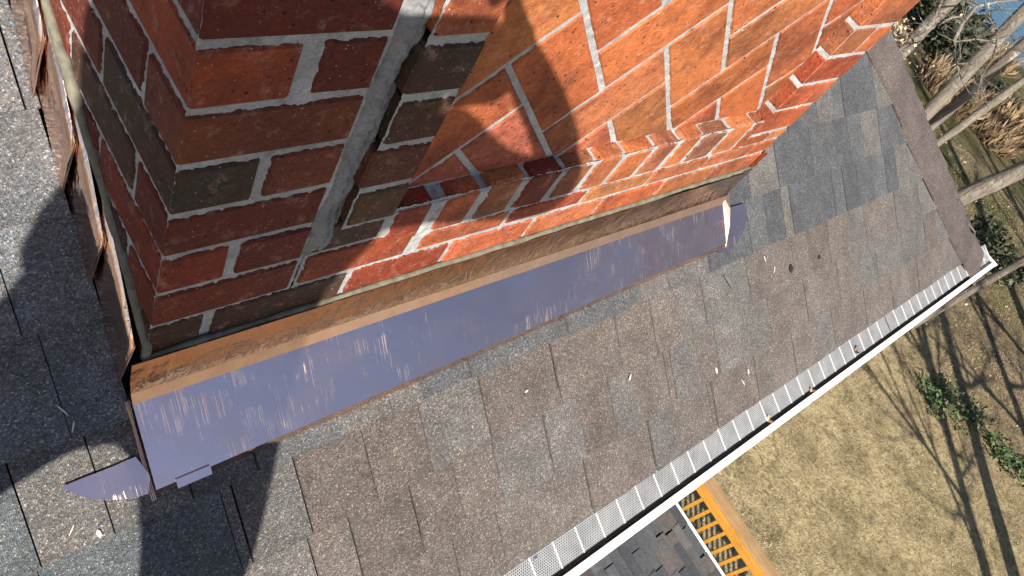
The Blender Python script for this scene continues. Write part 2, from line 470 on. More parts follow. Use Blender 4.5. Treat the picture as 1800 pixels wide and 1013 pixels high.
# corner pier (front x 0..0.166) and left side: real corner bricks
pier_col = {0: [DRED[0], DRED[1]], 1: [RED[3], None], 2: [RED[2], RED[1]], 3: [RED[0], None], 4: [CHAR[0], DRED[0]], 5: [DRED[0], None], 6: [RED[0], None]}
pc = {-1: (DRED[0], None), 0: (RED[3], DRED[0]), 1: ((0.19, 0.055, 0.026), None), 2: (CHAR[0], (0.17, 0.05, 0.028)), 3: (DRED[0], None), 4: (RED[0], DRED[0]), 5: (RED[1], None)}
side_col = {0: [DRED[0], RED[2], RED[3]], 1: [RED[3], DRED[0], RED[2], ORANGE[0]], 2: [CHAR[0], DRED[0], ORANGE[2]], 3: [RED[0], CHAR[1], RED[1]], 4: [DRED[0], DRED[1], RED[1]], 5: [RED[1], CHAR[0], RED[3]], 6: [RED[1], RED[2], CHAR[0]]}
YB = 0.56                                        # bricks are separate this far back on the left side
for k in range(-9, 8):
    z1, z0 = bed(k) - J, bed(k + 1) + J
    if k == 6: z0 = -0.885
    if k == 7: continue
    even = k % 2 == 0
    pool = random.choice([RED, RED, ORANGE, DRED, CHAR]) if k < 0 else None
    def pick(tab, i):
        if k in tab and i < len(tab[k]) and tab[k][i] is not None: return tab[k][i]
        return random.choice(random.choice([RED, RED, DRED, ORANGE, CHAR]))
    fx = {0: (0.084, 0.104), 2: (0.076, 0.087), 4: (0.069, 0.082)}.get(k, (0.083, 0.094))
    if k == 6: fx = (0.060, 0.074)
    side_y = 0.163 if even else 0.074
    col = pc[k][0] if k in pc and pc[k][0] != 'd' else pick({}, 0)
    if even:
        box_brick(0, fx[0], 0, side_y, z0, z1, col)
        if k < 6: box_brick(fx[1], 0.163, 0, 0.09, z0, z1, pc[k][1] if k in pc else pick({}, 1))
    else:
        box_brick(0, 0.163, 0, side_y, z0, z1, col)
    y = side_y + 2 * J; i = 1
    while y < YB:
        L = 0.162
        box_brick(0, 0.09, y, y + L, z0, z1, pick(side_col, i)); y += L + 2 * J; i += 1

# quoin strip standing a little proud beside the panel
QX0, QX1, QY = 0.191, 0.2625, -0.013
qb = [-0.393 - 0.0689 * k for k in range(-10, 6)]
qcol = {-1: ORANGE[0], 0: CHAR[0], 1: CHAR[1], 2: (0.12, 0.045, 0.028), 3: (0.10, 0.055, 0.026)}
for k in range(-10, 4):
    z1 = -0.393 - 0.0689 * k - J; z0 = -0.393 - 0.0689 * (k + 1) + J
    box_brick(QX0 + (0.004 if k % 2 else -0.001), QX1, QY, 0.07, z0, z1, qcol.get(k, random.choice(RED + CHAR + ORANGE)), c=0.003)
# between the messy joint and the sill
box_brick(0.176, 0.268, 0, 0.09, -0.728, -0.676, CHAR[1])
box_brick(0.174, 0.333, 0, 0.09, -0.795, -0.737, RED[3])
# rowlock sill
sill_x = [0.277, 0.350, 0.425, 0.503, 0.579, 0.648, 0.716, 0.793, 0.863, 0.932, 1.018, 1.100]
for i in range(len(sill_x) - 1):
    g0 = 0.009 if i == 1 else 0.0048; g1 = 0.009 if i == 0 else 0.0048
    cc = [RED[2], ORANGE[0], (0.36, 0.17, 0.06), DRED[0], (0.30, 0.10, 0.045), ORANGE[2], ORANGE[0], (0.40, 0.17, 0.07), ORANGE[1], (0.33, 0.12, 0.06), ORANGE[3]][i]
    box_brick(sill_x[i] + g0, sill_x[i + 1] - g1, 0, 0.11, -0.756, -0.676 + jit(.002), cc, c=0.006)
# thin split course under the sill
sx = [0.352, 0.517, 0.690, 0.865, 1.035, 1.200, CW + J]
for i in range(len(sx) - 1):
    box_brick(sx[i] + J, sx[i + 1] - J, 0, 0.09, -0.795, -0.7585, ORANGE[(i * 2) % 5] if i != 1 else RED[3])
# lowest course, running into the flashing
bx = [0.074 - J, 0.255, 0.425, 0.595, 0.765, 0.940, 1.113, CW + J]
for i in range(len(bx) - 1):
    box_brick(bx[i] + J, bx[i + 1] - J, 0, 0.09, -0.885, -0.801 - J, CHAR[1] if i == 0 else (RED[2] if i == 1 else ORANGE[(i * 3) % 5]))
# right pier
RX = 1.131
for k in range(-10, 6):
    dz = 0.012
    z1, z0 = bed(k) - J + dz, bed(k + 1) + J + dz
    if k == 5: z0, z1 = -0.7535, -0.728
    if k == 4: z0 = -0.718
    cA = random.choice(ORANGE[:3] + [(0.36, 0.12, 0.05), RED[3]]); cB = random.choice(ORANGE)
    if k % 2 == 0:
        box_brick(RX, CW, 0, 0.09, z0, z1, cA)
    else:
        box_brick(RX, 1.219, 0, 0.09, z0, z1, cA); box_brick(1.230, CW, 0, 0.16, z0, z1, cB)
box_brick(1.105, 1.128, 0, 0.09, -0.756, -0.678, ORANGE[2])

# herringbone panel, bricks at 45 degrees, cut off at the frame
PY = 0.025
def clip(poly, nx, nz, d):                        # keep nx*x + nz*z <= d
    out = []
    for i in range(len(poly)):
        p, q = poly[i], poly[(i + 1) % len(poly)]
        a = nx*p[0] + nz*p[1] - d; b = nx*q[0] + nz*q[1] - d
        if a <= 0: out.append(p)
        if (a < 0 < b) or (b < 0 < a):
            t = a / (a - b); out.append((p[0] + (q[0]-p[0])*t, p[1] + (q[1]-p[1])*t))
    return out
def prism_brick(poly, y, color, c=0.0022):
    P = []
    n = len(poly)
    area = sum(poly[i][0]*poly[(i+1) % n][1] - poly[(i+1) % n][0]*poly[i][1] for i in range(n))
    if area < 0: poly = poly[::-1]
    for i in range(n):
        p, q = poly[i], poly[(i+1) % n]
        L = math.hypot(q[0]-p[0], q[1]-p[1])
        if L < 0.004: continue
        m = 3 if L > 0.12 else 2 if L > 0.05 else 1
        for s in range(m):
            t = s / m
            P.append((p[0] + (q[0]-p[0])*t + jit(.0007), p[1] + (q[1]-p[1])*t + jit(.0007)))
    n = len(P)
    if n < 3: return
    cx = sum(p[0] for p in P)/n; cz = sum(p[1] for p in P)/n
    inner = []
    for i in range(n):
        a, b, d = P[i-1], P[i], P[(i+1) % n]
        n1 = (-(b[1]-a[1]), b[0]-a[0]); n2 = (-(d[1]-b[1]), d[0]-b[0])
        l1 = math.hypot(*n1) or 1; l2 = math.hypot(*n2) or 1
        u = (n1[0]/l1 + n2[0]/l2, n1[1]/l1 + n2[1]/l2); lu = math.hypot(*u) or 1
        k = c * min(2.2, 2/lu) * (0.7 + 0.6*random.random())
        inner.append((b[0] + u[0]/lu*k, b[1] + u[1]/lu*k))
    v = [(p[0], y + 0.03, p[1]) for p in P] + [(p[0], y + c, p[1]) for p in P] + [(p[0], y + jit(.0004), p[1]) for p in inner]
    f = []
    for r in (0, 1):
        for i in range(n):
            j = (i+1) % n
            f.append((r*n + i, r*n + j, (r+1)*n + j, (r+1)*n + i))
    f.append(tuple(2*n + i for i in range(n))); f.append(tuple(range(n))[::-1])
    o = obj('brick', v, f, M['brick'], chimney)
    bm = bmesh.new(); bm.from_mesh(o.data); bmesh.ops.recalc_face_normals(bm, faces=bm.faces); bm.to_mesh(o.data); bm.free()
    o.color = (*[x * (0.9 + 0.2*random.random()) for x in color], 1)
def UV(a, b):
    U = -0.114 + 0.1432 * a; V = 0.832 + 0.1409 * b
    return ((U + V) / 2, (U - V) / 2)
gU, gV = 0.052, 0.045
PX0, PX1, PZ0 = 0.240, 1.128, -0.674
for b in range(-10, 9):
    for a in range(-12, 18):
        hs = (2 - b) % 4
        cells = None
        if (a - hs) % 4 == 0: cells = (a, a + 2, b, b + 1)
        elif (a - hs) % 4 == 2: cells = (a, a + 1, b, b + 2)
        if cells is None: continue
        a0, a1, b0, b1 = cells
        e = 0.043; e2 = 0.043
        poly = [UV(a0 + e, b0 + e2), UV(a1 - e, b0 + e2), UV(a1 - e, b1 - e2), UV(a0 + e, b1 - e2)]
        for (nx, nz, d) in ((-1, 0, -PX0), (1, 0, PX1), (0, -1, -PZ0), (0, 1, CTOP - 0.1)):
            if len(poly) > 2: poly = clip(poly, nx, nz, d)
        if len(poly) < 3: continue
        ar = abs(sum(poly[i][0]*poly[(i+1) % len(poly)][1] - poly[(i+1) % len(poly)][0]*poly[i][1] for i in range(len(poly)))) / 2
        if ar < 0.0002: continue
        prism_brick(poly, PY, random.choice(PINK + ORANGE + ORANGE[:2]) if a < 1 else random.choice(ORANGE + ORANGE + PINK[:1]))

# mortar: heightfields just behind the brick faces, ragged at every joint
mo = MB()
def mgrid(o, u, v, n, lu, lv, step, off, amp, extra=None):
    o, u, v, n = (np.array(a, float) for a in (o, u, v, n))
    nu, nv = max(2, int(lu/step) + 1), max(2, int(lv/step) + 1)
    A, B = np.meshgrid(np.linspace(0, lu, nu), np.linspace(0, lv, nv), indexing='ij')
    P = o + A.reshape(-1, 1)*u + B.reshape(-1, 1)*v
    h = off + amp*(0.35*vnoise(P, 0.007, 1) + 0.35*vnoise(P, 0.02, 2)) + amp*0.9*vnoise(P, 0.0034, 5)
    if extra is not None: h = h + extra(P)
    P = P + h.reshape(-1, 1)*n
    f = []
    I = np.arange(nu*nv).reshape(nu, nv)
    F = np.stack([I[:-1, :-1], I[1:, :-1], I[1:, 1:], I[:-1, 1:]], -1).reshape(-1, 4)
    mo.add(P.tolist(), F.tolist())
def messy(P):
    x, z = P[:, 0], P[:, 2]
    c = 0.179 + 0.004*vnoise(P*[0, 0, 1], 0.05, 3); wdt = 0.0165 + 0.007*vnoise(P*[0, 0, 1], 0.03, 4)
    m = np.clip(1 - np.abs(x - c)/wdt, 0, 1)**0.5
    top = np.clip((z + 0.735)/0.03, 0, 1)
    return m*top*(0.0078 + 0.0042*vnoise(P, 0.02, 6) + 0.003*vnoise(P, 0.0055, 8) - 0.0045*np.exp(-((x - c - 0.003)/0.0024)**2))
FZ0, FZ1 = -0.90, 0.25
mgrid((0, 0, FZ0), (1, 0, 0), (0, 0, 1), (0, -1, 0), 0.168, FZ1 - FZ0, 0.0028, -0.0030, 0.0015)
keep_mo = mo; mo = MB()
mgrid((0.150, 0, -0.755), (1, 0, 0), (0, 0, 1), (0, -1, 0), QX0 + 0.006 - 0.150, FZ1 + 0.755, 0.0022, -0.0038, 0.0016, messy)
mo.build('cement_smear', M['mortar_old'], chimney, True)
mo = keep_mo
mgrid((QX0 + 0.002, QY, -0.67), (1, 0, 0), (0, 0, 1), (0, -1, 0), QX1 - QX0 - 0.004, FZ1 + 0.67, 0.003, -0.0026, 0.0014)
mgrid((0.17, 0, FZ0), (1, 0, 0), (0, 0, 1), (0, -1, 0), RX - 0.17, -0.677 - FZ0, 0.0032, -0.0028, 0.0014)
mgrid((RX + 0.002, 0, FZ0), (1, 0, 0), (0, 0, 1), (0, -1, 0), CW - RX - 0.004, FZ1 - FZ0, 0.004, -0.0028, 0.0014)
mgrid((0.20, PY, -0.69), (1, 0, 0), (0, 0, 1), (0, -1, 0), RX - 0.19, FZ1 + 0.69, 0.0036, -0.0026, 0.0014)
mgrid((0.25, 0.001, -0.678), (1, 0, 0), (0, 1, 0), (0, 0, 1), RX - 0.25, PY + 0.004, 0.0036, -0.0040, 0.0014)
mgrid((RX, 0.001, -0.73), (0, 1, 0), (0, 0, 1), (-1, 0, 0), PY + 0.004, FZ1 + 0.73, 0.004, -0.0018, 0.0014)
mgrid((0, 0.002, -0.88), (0, 1, 0), (0, 0, 1), (-1, 0, 0), YB - 0.004, FZ1 + 0.88, 0.0034, -0.0028, 0.0014)
mo.build('mortar', M['mortar'], chimney, True)
co = MB()
co.box((0.012, 0.045, -1.25), (CW - 0.012, CD - 0.012, CTOP - 0.02))
co.box((0.012, 0.012, -1.25), (0.236, 0.046, CTOP - 0.03)); co.box((RX + 0.012, 0.012, -1.25), (CW - 0.012, 0.046, CTOP - 0.03))
co.box((0.235, 0.012, -1.25), (RX + 0.013, 0.0455, -0.69))
co.build('core', M['mortar'], chimney)
# the rest of the brickwork (right side, back, upper courses): never picked apart in the photograph
rb = MB()
def chunk(x0, x1, y0, y1, z0, z1): rb.box((x0, y0, z0), (x1, y1, z1))
for k in range(-14, 8):
    z1, z0 = bed(k) - J, bed(k + 1) + J
    o = 0.0 if k % 2 == 0 else 0.085
    y = 0.164 + J if k % 2 else 0.094 + J
    while y < CD - 0.02:
        y2 = min(y + 0.162, CD); chunk(CW - 0.06, CW, y, y2, z0, z1); y += 0.172
    y = YB + 0.12 + o
    while y < CD - 0.02:
        y2 = min(y + 0.162, CD); chunk(0, 0.06, y, y2, z0, z1); y += 0.172
    x = 0.07 + o
    while x < CW - 0.07:
        x2 = min(x + 0.162, CW - 0.065); chunk(x, x2, CD - 0.06, CD, z0, z1); x += 0.172
    if k < -9:
        x = o * 0.9
        while x < CW - 0.02:
            x2 = min(x + 0.162, CW); chunk(x, x2, 0, 0.06, z0, z1); x += 0.172
        y = 0.07 + o
        while y < YB + 0.1:
            chunk(0, 0.06, y, y + 0.162, z0, z1); y += 0.172
ob = rb.build('rear_brickwork', M['brick'], chimney); ob['kind'] = 'stuff'; ob.color = (0.42, 0.11, 0.04, 1)
cp = MB(); cp.box((-0.05, -0.06, CTOP), (CW + 0.05, CD + 0.05, CTOP + 0.09)); cp.box((0.3, 0.25, CTOP + 0.09), (0.62, 0.6, CTOP + 0.3))
cp.build('crown', M['mortar'], chimney)

# sealant bead along the top of the copper
def bead(pts, r, name, seed):
    b = MB(); P = []
    pts = [Vector(p) for p in pts]
    for i in range(len(pts) - 1):
        n = max(2, int((pts[i+1] - pts[i]).length/0.006))
        for s in range(n): P.append(pts[i].lerp(pts[i+1], s/n))
    P.append(pts[-1])
    A = np.array([tuple(p) for p in P])
    w = vnoise(A, 0.025, seed); w2 = vnoise(A, 0.06, seed + 1)
    P2 = [p + Vector((0, 0, 0.0025*w2[i])) for i, p in enumerate(P)]
    b.tube(P2, [r*(1 + 0.28*w[i]) for i in range(len(P))], 8)
    return b.build(name, M['sealant'], chimney, True)
bead([(-0.004, -0.003, -0.862), (0.4, -0.003, -0.860), (0.9, -0.003, -0.857), (CW + 0.004, -0.003, -0.854)], 0.0048, 'sealant_bead', 3)
def cz(y): return Z0 + TA*y + 0.108
bead([(-0.001, -0.001, -0.865), (-0.001, 0.0, cz(0) - 0.002), (0.000, 0.06, cz(0.06) + .006), (0.001, 0.15, cz(0.15)), (-0.003, 0.2, cz(0.2) + 0.012), (-0.003, 0.3, cz(0.3)), (0.0, 0.5, cz(0.5)), (0.0, 0.88, cz(0.88))], 0.0058, 'sealant_bead', 9)

# ------------------------------------------------------------------ house and main roof
house = empty('house', (-1.5, 2.8, -ZO))
tag(house, 'house below the chimney with hipped grey brown shingle roof', 'house')
EAVE_Y = -0.436
HIP = 2.50                                       # the hip runs where x + y = HIP
def under(x, y, h): return (x, y, Z0 + TA*y - h)
def right_z(x): return Z0 + TA*(HIP - x)
rm = MB()
top = 3.0; hd = 0.014
a = [under(-6, EAVE_Y, hd), under(HIP - EAVE_Y, EAVE_Y, hd), under(HIP - top, top, hd), under(-6, top, hd)]
rm.add(a, [(0, 1, 2, 3)])
xr = HIP - EAVE_Y
rm.add([(xr, EAVE_Y, right_z(xr) - hd), (xr, 6.4, right_z(xr) - hd), (HIP - top, top, right_z(HIP - top) - hd)], [(0, 1, 2)])
rm.add([under(-6, top, hd), under(HIP - top, top, hd), (xr, 6.4, right_z(xr) - hd), (-6, 6.4, right_z(xr) - hd)], [(0, 1, 2, 3)])
roof = rm.build('roof', M['felt'], house)
wm = MB(); wm.box((-5.9, -0.12, -ZO - 0.3), (2.62, 6.0, -1.42)); wm.build('wall', M['siding'], house)
sm = MB()
sm.box((-6, EAVE_Y + 0.006, -1.43), (2.93, EAVE_Y + 0.03, -1.275)); sm.box((2.905, EAVE_Y + 0.03, -1.43), (2.93, 6.3, -1.275))
sm.build('fascia', M['white'], house)
sf = MB(); sf.box((-5.99, EAVE_Y + 0.032, -1.426), (2.90, 6.2, -1.421)); sf.build('soffit', M['white'], house)

BR = [(0.150, 0.130, 0.118), (0.160, 0.138, 0.125), (0.138, 0.117, 0.106), (0.155, 0.139, 0.127)]
GR = [(0.148, 0.142, 0.134), (0.160, 0.153, 0.145), (0.143, 0.139, 0.133)]
BL = [(0.112, 0.118, 0.125), (0.096, 0.102, 0.111), (0.128, 0.133, 0.138), (0.088, 0.094, 0.103)]
CR = [-0.536, -0.414, -0.290, -0.167, -0.035, 0.096, 0.220, 0.342, 0.464, 0.586, 0.708, 0.830]
CUTS = {
 0: [0.39, 0.487, 0.717, 0.919, 1.138, 1.156, 1.34, 1.526, 1.747, 1.955, 2.145, 2.349, 2.57, 2.76],
 1: [0.155, 0.221, 0.334, 0.421, 0.508, 0.635, 0.818, 0.999, 1.022, 1.191, 1.428, 1.613, 1.80, 2.05, 2.242, 2.427, 2.62],
 2: [-0.16, 0.055, 0.071, 0.163, 0.274, 0.38, 0.506, 0.683, 0.865, 0.978, 1.163, 1.35, 1.568, 1.767, 1.995, 2.211, 2.40],
 3: [-0.155, -0.075, 0.02, 0.11, 0.33, 0.49, 0.73, 0.894, 1.047, 1.20, 1.38, 1.543, 1.584, 1.817, 1.881, 1.969, 2.16, 2.33],
 4: [-0.088, 1.288, 1.40, 1.534, 1.714, 1.937, 2.137, 2.271],
 5: [-0.104, 1.288, 1.42, 1.60, 1.762, 1.918, 2.122],
}
def slab(x0, x1, s0, s1, lift, tilt=0.0):
    ov = 0.03; th = 0.0052
    t0 = 0.0035 + lift; t1 = -0.0035 + lift*0.2
    e = 0.0012
    c = [roof_pt(x0, s0 + jit(e), t0 - th), roof_pt(x1, s0 + jit(e), t0 - th), roof_pt(x1, s1 + ov, t1 - th), roof_pt(x0, s1 + ov, t1 - th),
         roof_pt(x0, s0 + jit(e), t0), roof_pt(x1, s0 + jit(e), t0), roof_pt(x1, s1 + ov, t1), roof_pt(x0, s1 + ov, t1)]
    return c
field = MB()
HEX = [(0,3,2,1),(4,5,6,7),(0,1,5,4),(1,2,6,5),(2,3,7,6),(3,0,4,7)]
n_sh = 0
for r in range(len(CR) + 14):
    s0 = CR[r] if r < len(CR) else CR[-1] + 0.122*(r - len(CR) + 1)
    s1 = CR[r+1] if r + 1 < len(CR) else s0 + 0.122
    ymid = (s0 + s1)/2*CA
    xend = HIP - 0.10 - ymid
    cuts = sorted(CUTS.get(r, []))
    lo = cuts[0] if cuts else 1.45 + random.random()*0.1
    if r in (4, 5): lo = -0.1
    allc = list(cuts)
    x = lo
    while x > -3.2:
        x -= random.choice([0.09, 0.13, 0.17, 0.2, 0.23]) ; allc.append(x)
    x = max(allc)
    while x < xend: x += random.choice([0.12, 0.17, 0.2, 0.22]); allc.append(x)
    allc = sorted(allc)
    pcs = []
    for i in range(len(allc) - 1):
        a, b = allc[i], allc[i+1]
        w = b - a
        if w > 0.135 and random.random() < 0.75:
            m = a + w*random.uniform(0.35, 0.65); pcs += [(a, m, True, False), (m, b, False, True)]
        else: pcs.append((a, b, True, True))
    lift = 0
    for (a, b, ga, gb) in pcs:
        if a > xend: continue
        b = min(b, xend)
        if ga: lift = random.choice([0.0, 0.0006, 0.0014, 0.0022])
        # stop at the chimney
        yu = s1*CA
        if yu > 0.02 and a < CW + 0.02 and b > -0.0195:
            if a < -0.0195: b = -0.0195
            elif b > CW + 0.002 and s0 >= 0: a = max(a, CW + 0.002)
            elif b > CW + 0.002: pass
            elif s0 < 0:
                c = slab(a, b, s0, -0.033, 0); o = obj('shingle', c, HEX, M['shingle'], roof); o.color = (*random.choice(BL), 1); n_sh += 1
                continue
            else: continue
            if b - a < 0.01: continue
        g = random.choice([0.0018, 0.0026, 0.0032]) if a > 0.5 else random.choice([0.0006, 0.0010, 0.0022])
        c = slab(a + (g if ga else 0.0001), b - (g if gb else 0.0001), s0, s1, lift + (0 if (ga and gb) else jit(0.0003)))
        seen = False
        for q in [c[4], c[5], c[6], c[7], (Vector(c[4]) + Vector(c[6]))/2]:
            p = proj(q)
            if p and -60 < p[0] < 1860 and -60 < p[1] < 1070: seen = True
        if ymid > 0.3 and -0.0 < (a + b)/2 < 1.9: seen = seen and a < -0.02
        if seen and n_sh < 300:
            n_sh += 1
            o = obj('shingle', c, HEX, M['shingle'], roof)
            u = random.random(); xm = (a + b)/2
            if r >= 3 and xm > 1.25: pool = BL if u < 0.72 else GR
            elif r == 3 and xm > 0: pool = BL if u < 0.8 else GR
            elif xm < 0.0 and r >= 4: pool = [(0.178, 0.186, 0.192), (0.16, 0.17, 0.18)]
            elif xm < 0.0: pool = [(0.118, 0.135, 0.142), (0.105, 0.12, 0.128)] if u < 0.7 else GR
            elif xm < 0.35 and r < 3: pool = BR if u < 0.45 else GR
            else: pool = BR if u < 0.66 else GR
            k = random.uniform(0.77, 0.88)
            o.color = (*[v*k for v in random.choice(pool)], 1)
        else: field.add(c, HEX)
f_ = field.build('shingle_field', M['shingle_i'], roof); f_['kind'] = 'stuff'
# shingles on the far slope of the hip, out of sight from here
fs = MB()
for r in range(10):
    s0 = -0.536 + 0.122*r
    y = EAVE_Y + s0 + 0.6
    yend = 3.0
    while y < yend:
        w = random.choice([0.13, 0.17, 0.22])
        p = []
        for (ss, hh) in ((s0, -0.002), (s0 + 0.15, -0.008)):
            xx = HIP - ss*CA; zz = Z0 + ss*SA
            p.append((xx + hh*SA, zz + hh*CA))
        t = 0.0055
        fs.hexa([(p[0][0], y, p[0][1]), (p[0][0], y + w - .003, p[0][1]), (p[1][0], y + w - .003, p[1][1]), (p[1][0], y, p[1][1]),
                 (p[0][0] + t*SA, y, p[0][1] + t*CA), (p[0][0] + t*SA, y + w - .003, p[0][1] + t*CA), (p[1][0] + t*SA, y + w - .003, p[1][1] + t*CA), (p[1][0] + t*SA, y, p[1][1] + t*CA)])
        y += w
o = fs.build('shingle_field', M['shingle_i'], roof); o['kind'] = 'stuff'
# hip caps: folded pieces lapping up the hip
hipd = Vector((-1, 1, TA)).normalized()
h0 = Vector((HIP - EAVE_Y, EAVE_Y, Z0 + TA*EAVE_Y))
ld = (Vector((-1, -1, 0)) + Vector((0, 0, 0))).normalized()
L_dir = Vector((-1.0, -1.0, -TA)); L_dir = L_dir - hipd*L_dir.dot(hipd); L_dir.normalize()     # down the near slope, square to the hip
R_dir = Vector((1.0, 1.0, -TA)); R_dir = R_dir - hipd*R_dir.dot(hipd); R_dir.normalize()
upn = Vector((0.0, -SA, CA)); upr = Vector((SA, 0, CA))
HN = (upn + upr).normalized()
for i in range(20):
    base = h0 + hipd*(0.125*i - 0.02); ln = 0.235
    wl, wr = 0.150 + jit(.010), 0.135 + jit(.006)
    lf = 0.011; th = 0.0065
    sk = jit(0.006)
    ring = []
    for (t, hh) in ((0.0, lf + 0.006), (ln, lf - 0.004)):
        c0 = base + hipd*t
        row = [c0 + L_dir*(wl + sk*(1 - t/ln)) + upn*hh*0.8, c0 + L_dir*0.03 + HN*hh*1.0 - HN*0.002, c0 + HN*(hh + 0.001) - HN*0.006, c0 + R_dir*0.03 + HN*hh*1.0 - HN*0.002, c0 + R_dir*wr + upr*hh*0.8]
        ring.append(row)
    v = ring[0] + ring[1] + [p - HN*th for p in ring[0]] + [p - HN*th for p in ring[1]]
    f = []
    for k in range(4):
        f += [(k, k+1, 5+k+1, 5+k), (10+k, 15+k, 15+k+1, 10+k+1), (k, 10+k, 10+k+1, k+1), (5+k, 5+k+1, 15+k+1, 15+k)]
    f += [(0, 5, 15, 10), (4, 14, 19, 9)]
    o = obj('hip_shingle', v, f, M['shingle'], roof)
    k = random.uniform(0.9, 1.1); o.color = (*[c*k for c in random.choice([(0.105, 0.086, 0.080), (0.115, 0.095, 0.088), (0.098, 0.083, 0.079)])], 1)

# ------------------------------------------------------------------ gutter
gut = empty('gutter', (0, -0.47, -1.40))
tag(gut, 'white aluminium gutter along the eave with a perforated leaf guard', 'gutter')
GX0, GX1 = -5.8, 3.045
def extrude(profile, x0, x1, mat, name, parent, nseg=1):
    v, f = [], []; n = len(profile)
    for k in range(nseg + 1):
        x = x0 + (x1 - x0)*k/nseg
        v += [(x, y, z) for y, z in profile]
    for k in range(nseg):
        for i in range(n):
            j = (i + 1) % n
            f.append((k*n + i, k*n + j, (k+1)*n + j, (k+1)*n + i))
    f.append(tuple(range(n))[::-1]); f.append(tuple(nseg*n + i for i in range(n)))
    return obj(name, v, f, mat, parent)
extrude([(-0.4305, -1.30), (-0.4305, -1.395), (-0.505, -1.395), (-0.5175, -1.36), (-0.5175, -1.286), (-0.501, -1.284), (-0.501, -1.2875), (-0.5145, -1.289), (-0.5145, -1.359), (-0.5035, -1.3925), (-0.433, -1.3925), (-0.433, -1.30)], GX0, GX1, M['white'], 'trough', gut, 40)
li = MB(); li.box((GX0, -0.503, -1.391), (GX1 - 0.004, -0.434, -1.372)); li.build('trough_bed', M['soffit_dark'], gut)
ec = MB(); ec.box((GX1, -0.519, -1.397), (GX1 + 0.004, -0.428, -1.283)); ec.build('end_cap', M['white'], gut)
ec = MB(); ec.box((GX1 - 0.012, -0.4995, -1.2885), (GX1 - 0.0005, -0.432, -1.2835)); ec.build('corner_strip', M['white'], gut)
gp0, gp1 = (-0.428, -1.2625), (-0.4885, -1.2825)
xq = GX1 - 0.02
while xq > -3.0:
    xa = max(xq - 0.93, -3.2)
    d = Vector((0, gp1[0] - gp0[0], gp1[1] - gp0[1])); Lg = d.length
    o = obj('guard_panel', [(xa + .001, *gp0), (xq, *gp0), (xq, *gp1), (xa + .001, *gp1)], [(0, 1, 2, 3)], M['guard'], gut)
    uvl = o.data.uv_layers.new(name='UVMap')
    for li_, (uu, vv) in enumerate([(xa, 0), (xq, 0), (xq, Lg), (xa, Lg)]): uvl.data[li_].uv = (uu + 10, vv)
    x = xq
    k = 0
    while x > xa:
        rr = MB(); nrm = Vector((0, -d.z, d.y)).normalized()
        if nrm.z < 0: nrm = -nrm
        p = []
        for hh in (0.0004, 0.0022):
            for (xx, t) in ((x - 0.0014, 0), (x + 0.0014, 0), (x + 0.0014, 1), (x - 0.0014, 1)):
                q = Vector((xx, gp0[0], gp0[1])) + d*t + nrm*hh; p.append(q)
        rr.hexa(p)
        if x > 0.2: rr.build('rib', M['rib'], o)
        x -= 0.062; k += 1
    xq = xa

# ------------------------------------------------------------------ copper apron flashing
apron = empty('apron_flashing', (0.64, -0.06, -0.99))
tag(apron, 'bright copper apron flashing folded along the foot of the chimney front', 'flashing')
def lift_roof(y, h): return Z0 + TA*y + h/CA
def lerp(a, b, t): return a + (b - a)*t
AX0, AX1 = -0.020, 1.262
def prof(t):                                      # t along the length: (y, z) points
    yb = lerp(-0.113, -0.101, t); yt = lerp(-0.0245, -0.030, t)
    return [(-0.0095, -0.858), (-0.0105, -0.90), lerp_pt((-0.0165, -0.921), (-0.0195, -0.923), t), (yt, lift_roof(yt, 0.0220)),
            (lerp(yt, yb, .33), lift_roof(lerp(yt, yb, .33), 0.0190)), (lerp(yt, yb, .66), lift_roof(lerp(yt, yb, .66), 0.0160)), (yb, lift_roof(yb, 0.0130)), (yb - 0.0045, lift_roof(yb - 0.0045, -0.0015))]
def lerp_pt(a, b, t): return (lerp(a[0], b[0], t), lerp(a[1], b[1], t))
NX = 90
rows = []
for i in range(NX + 1):
    t = i/NX; x = lerp(AX0, AX1, t)
    pr = prof(t); row = []
    for j, (y, z) in enumerate(pr):
        P = np.array([[x, j*0.03, 0]])
        w = float(vnoise(P, 0.16, 21)[0])*0.0007 + float(vnoise(P, 0.05, 22)[0])*0.0002
        if j in (6, 7): w *= 0.4
        if j < 3: row.append(Vector((x, y - abs(w)*1.0, z)))
        else: row.append(Vector((x, y - w*SA, z + w*CA)))
    if t < 0.02: row = [p + Vector((0.0, 0, 0)) for p in row]
    rows.append(row)
def strip(j0, j1, name, mat, sub=1, smooth=True):
    v, f = [], []; m = j1 - j0 + 1
    for r in rows: v += r[j0:j1+1]
    for i in range(NX):
        for j in range(m - 1):
            f.append((i*m + j, i*m + j + 1, (i+1)*m + j + 1, (i+1)*m + j))
    o = obj(name, v, f, mat, apron, smooth)
    md = o.modifiers.new('thickness', 'SOLIDIFY'); md.thickness = 0.0009; md.offset = -1
    es = o.modifiers.new('crisp', 'EDGE_SPLIT'); es.split_angle = math.radians(25)
    return o
strip(0, 2, 'riser', M['copper2']); strip(2, 3, 'bend', M['copper3']); strip(3, 6, 'apron', M['copper']); strip(6, 7, 'hem', M['copper4'])
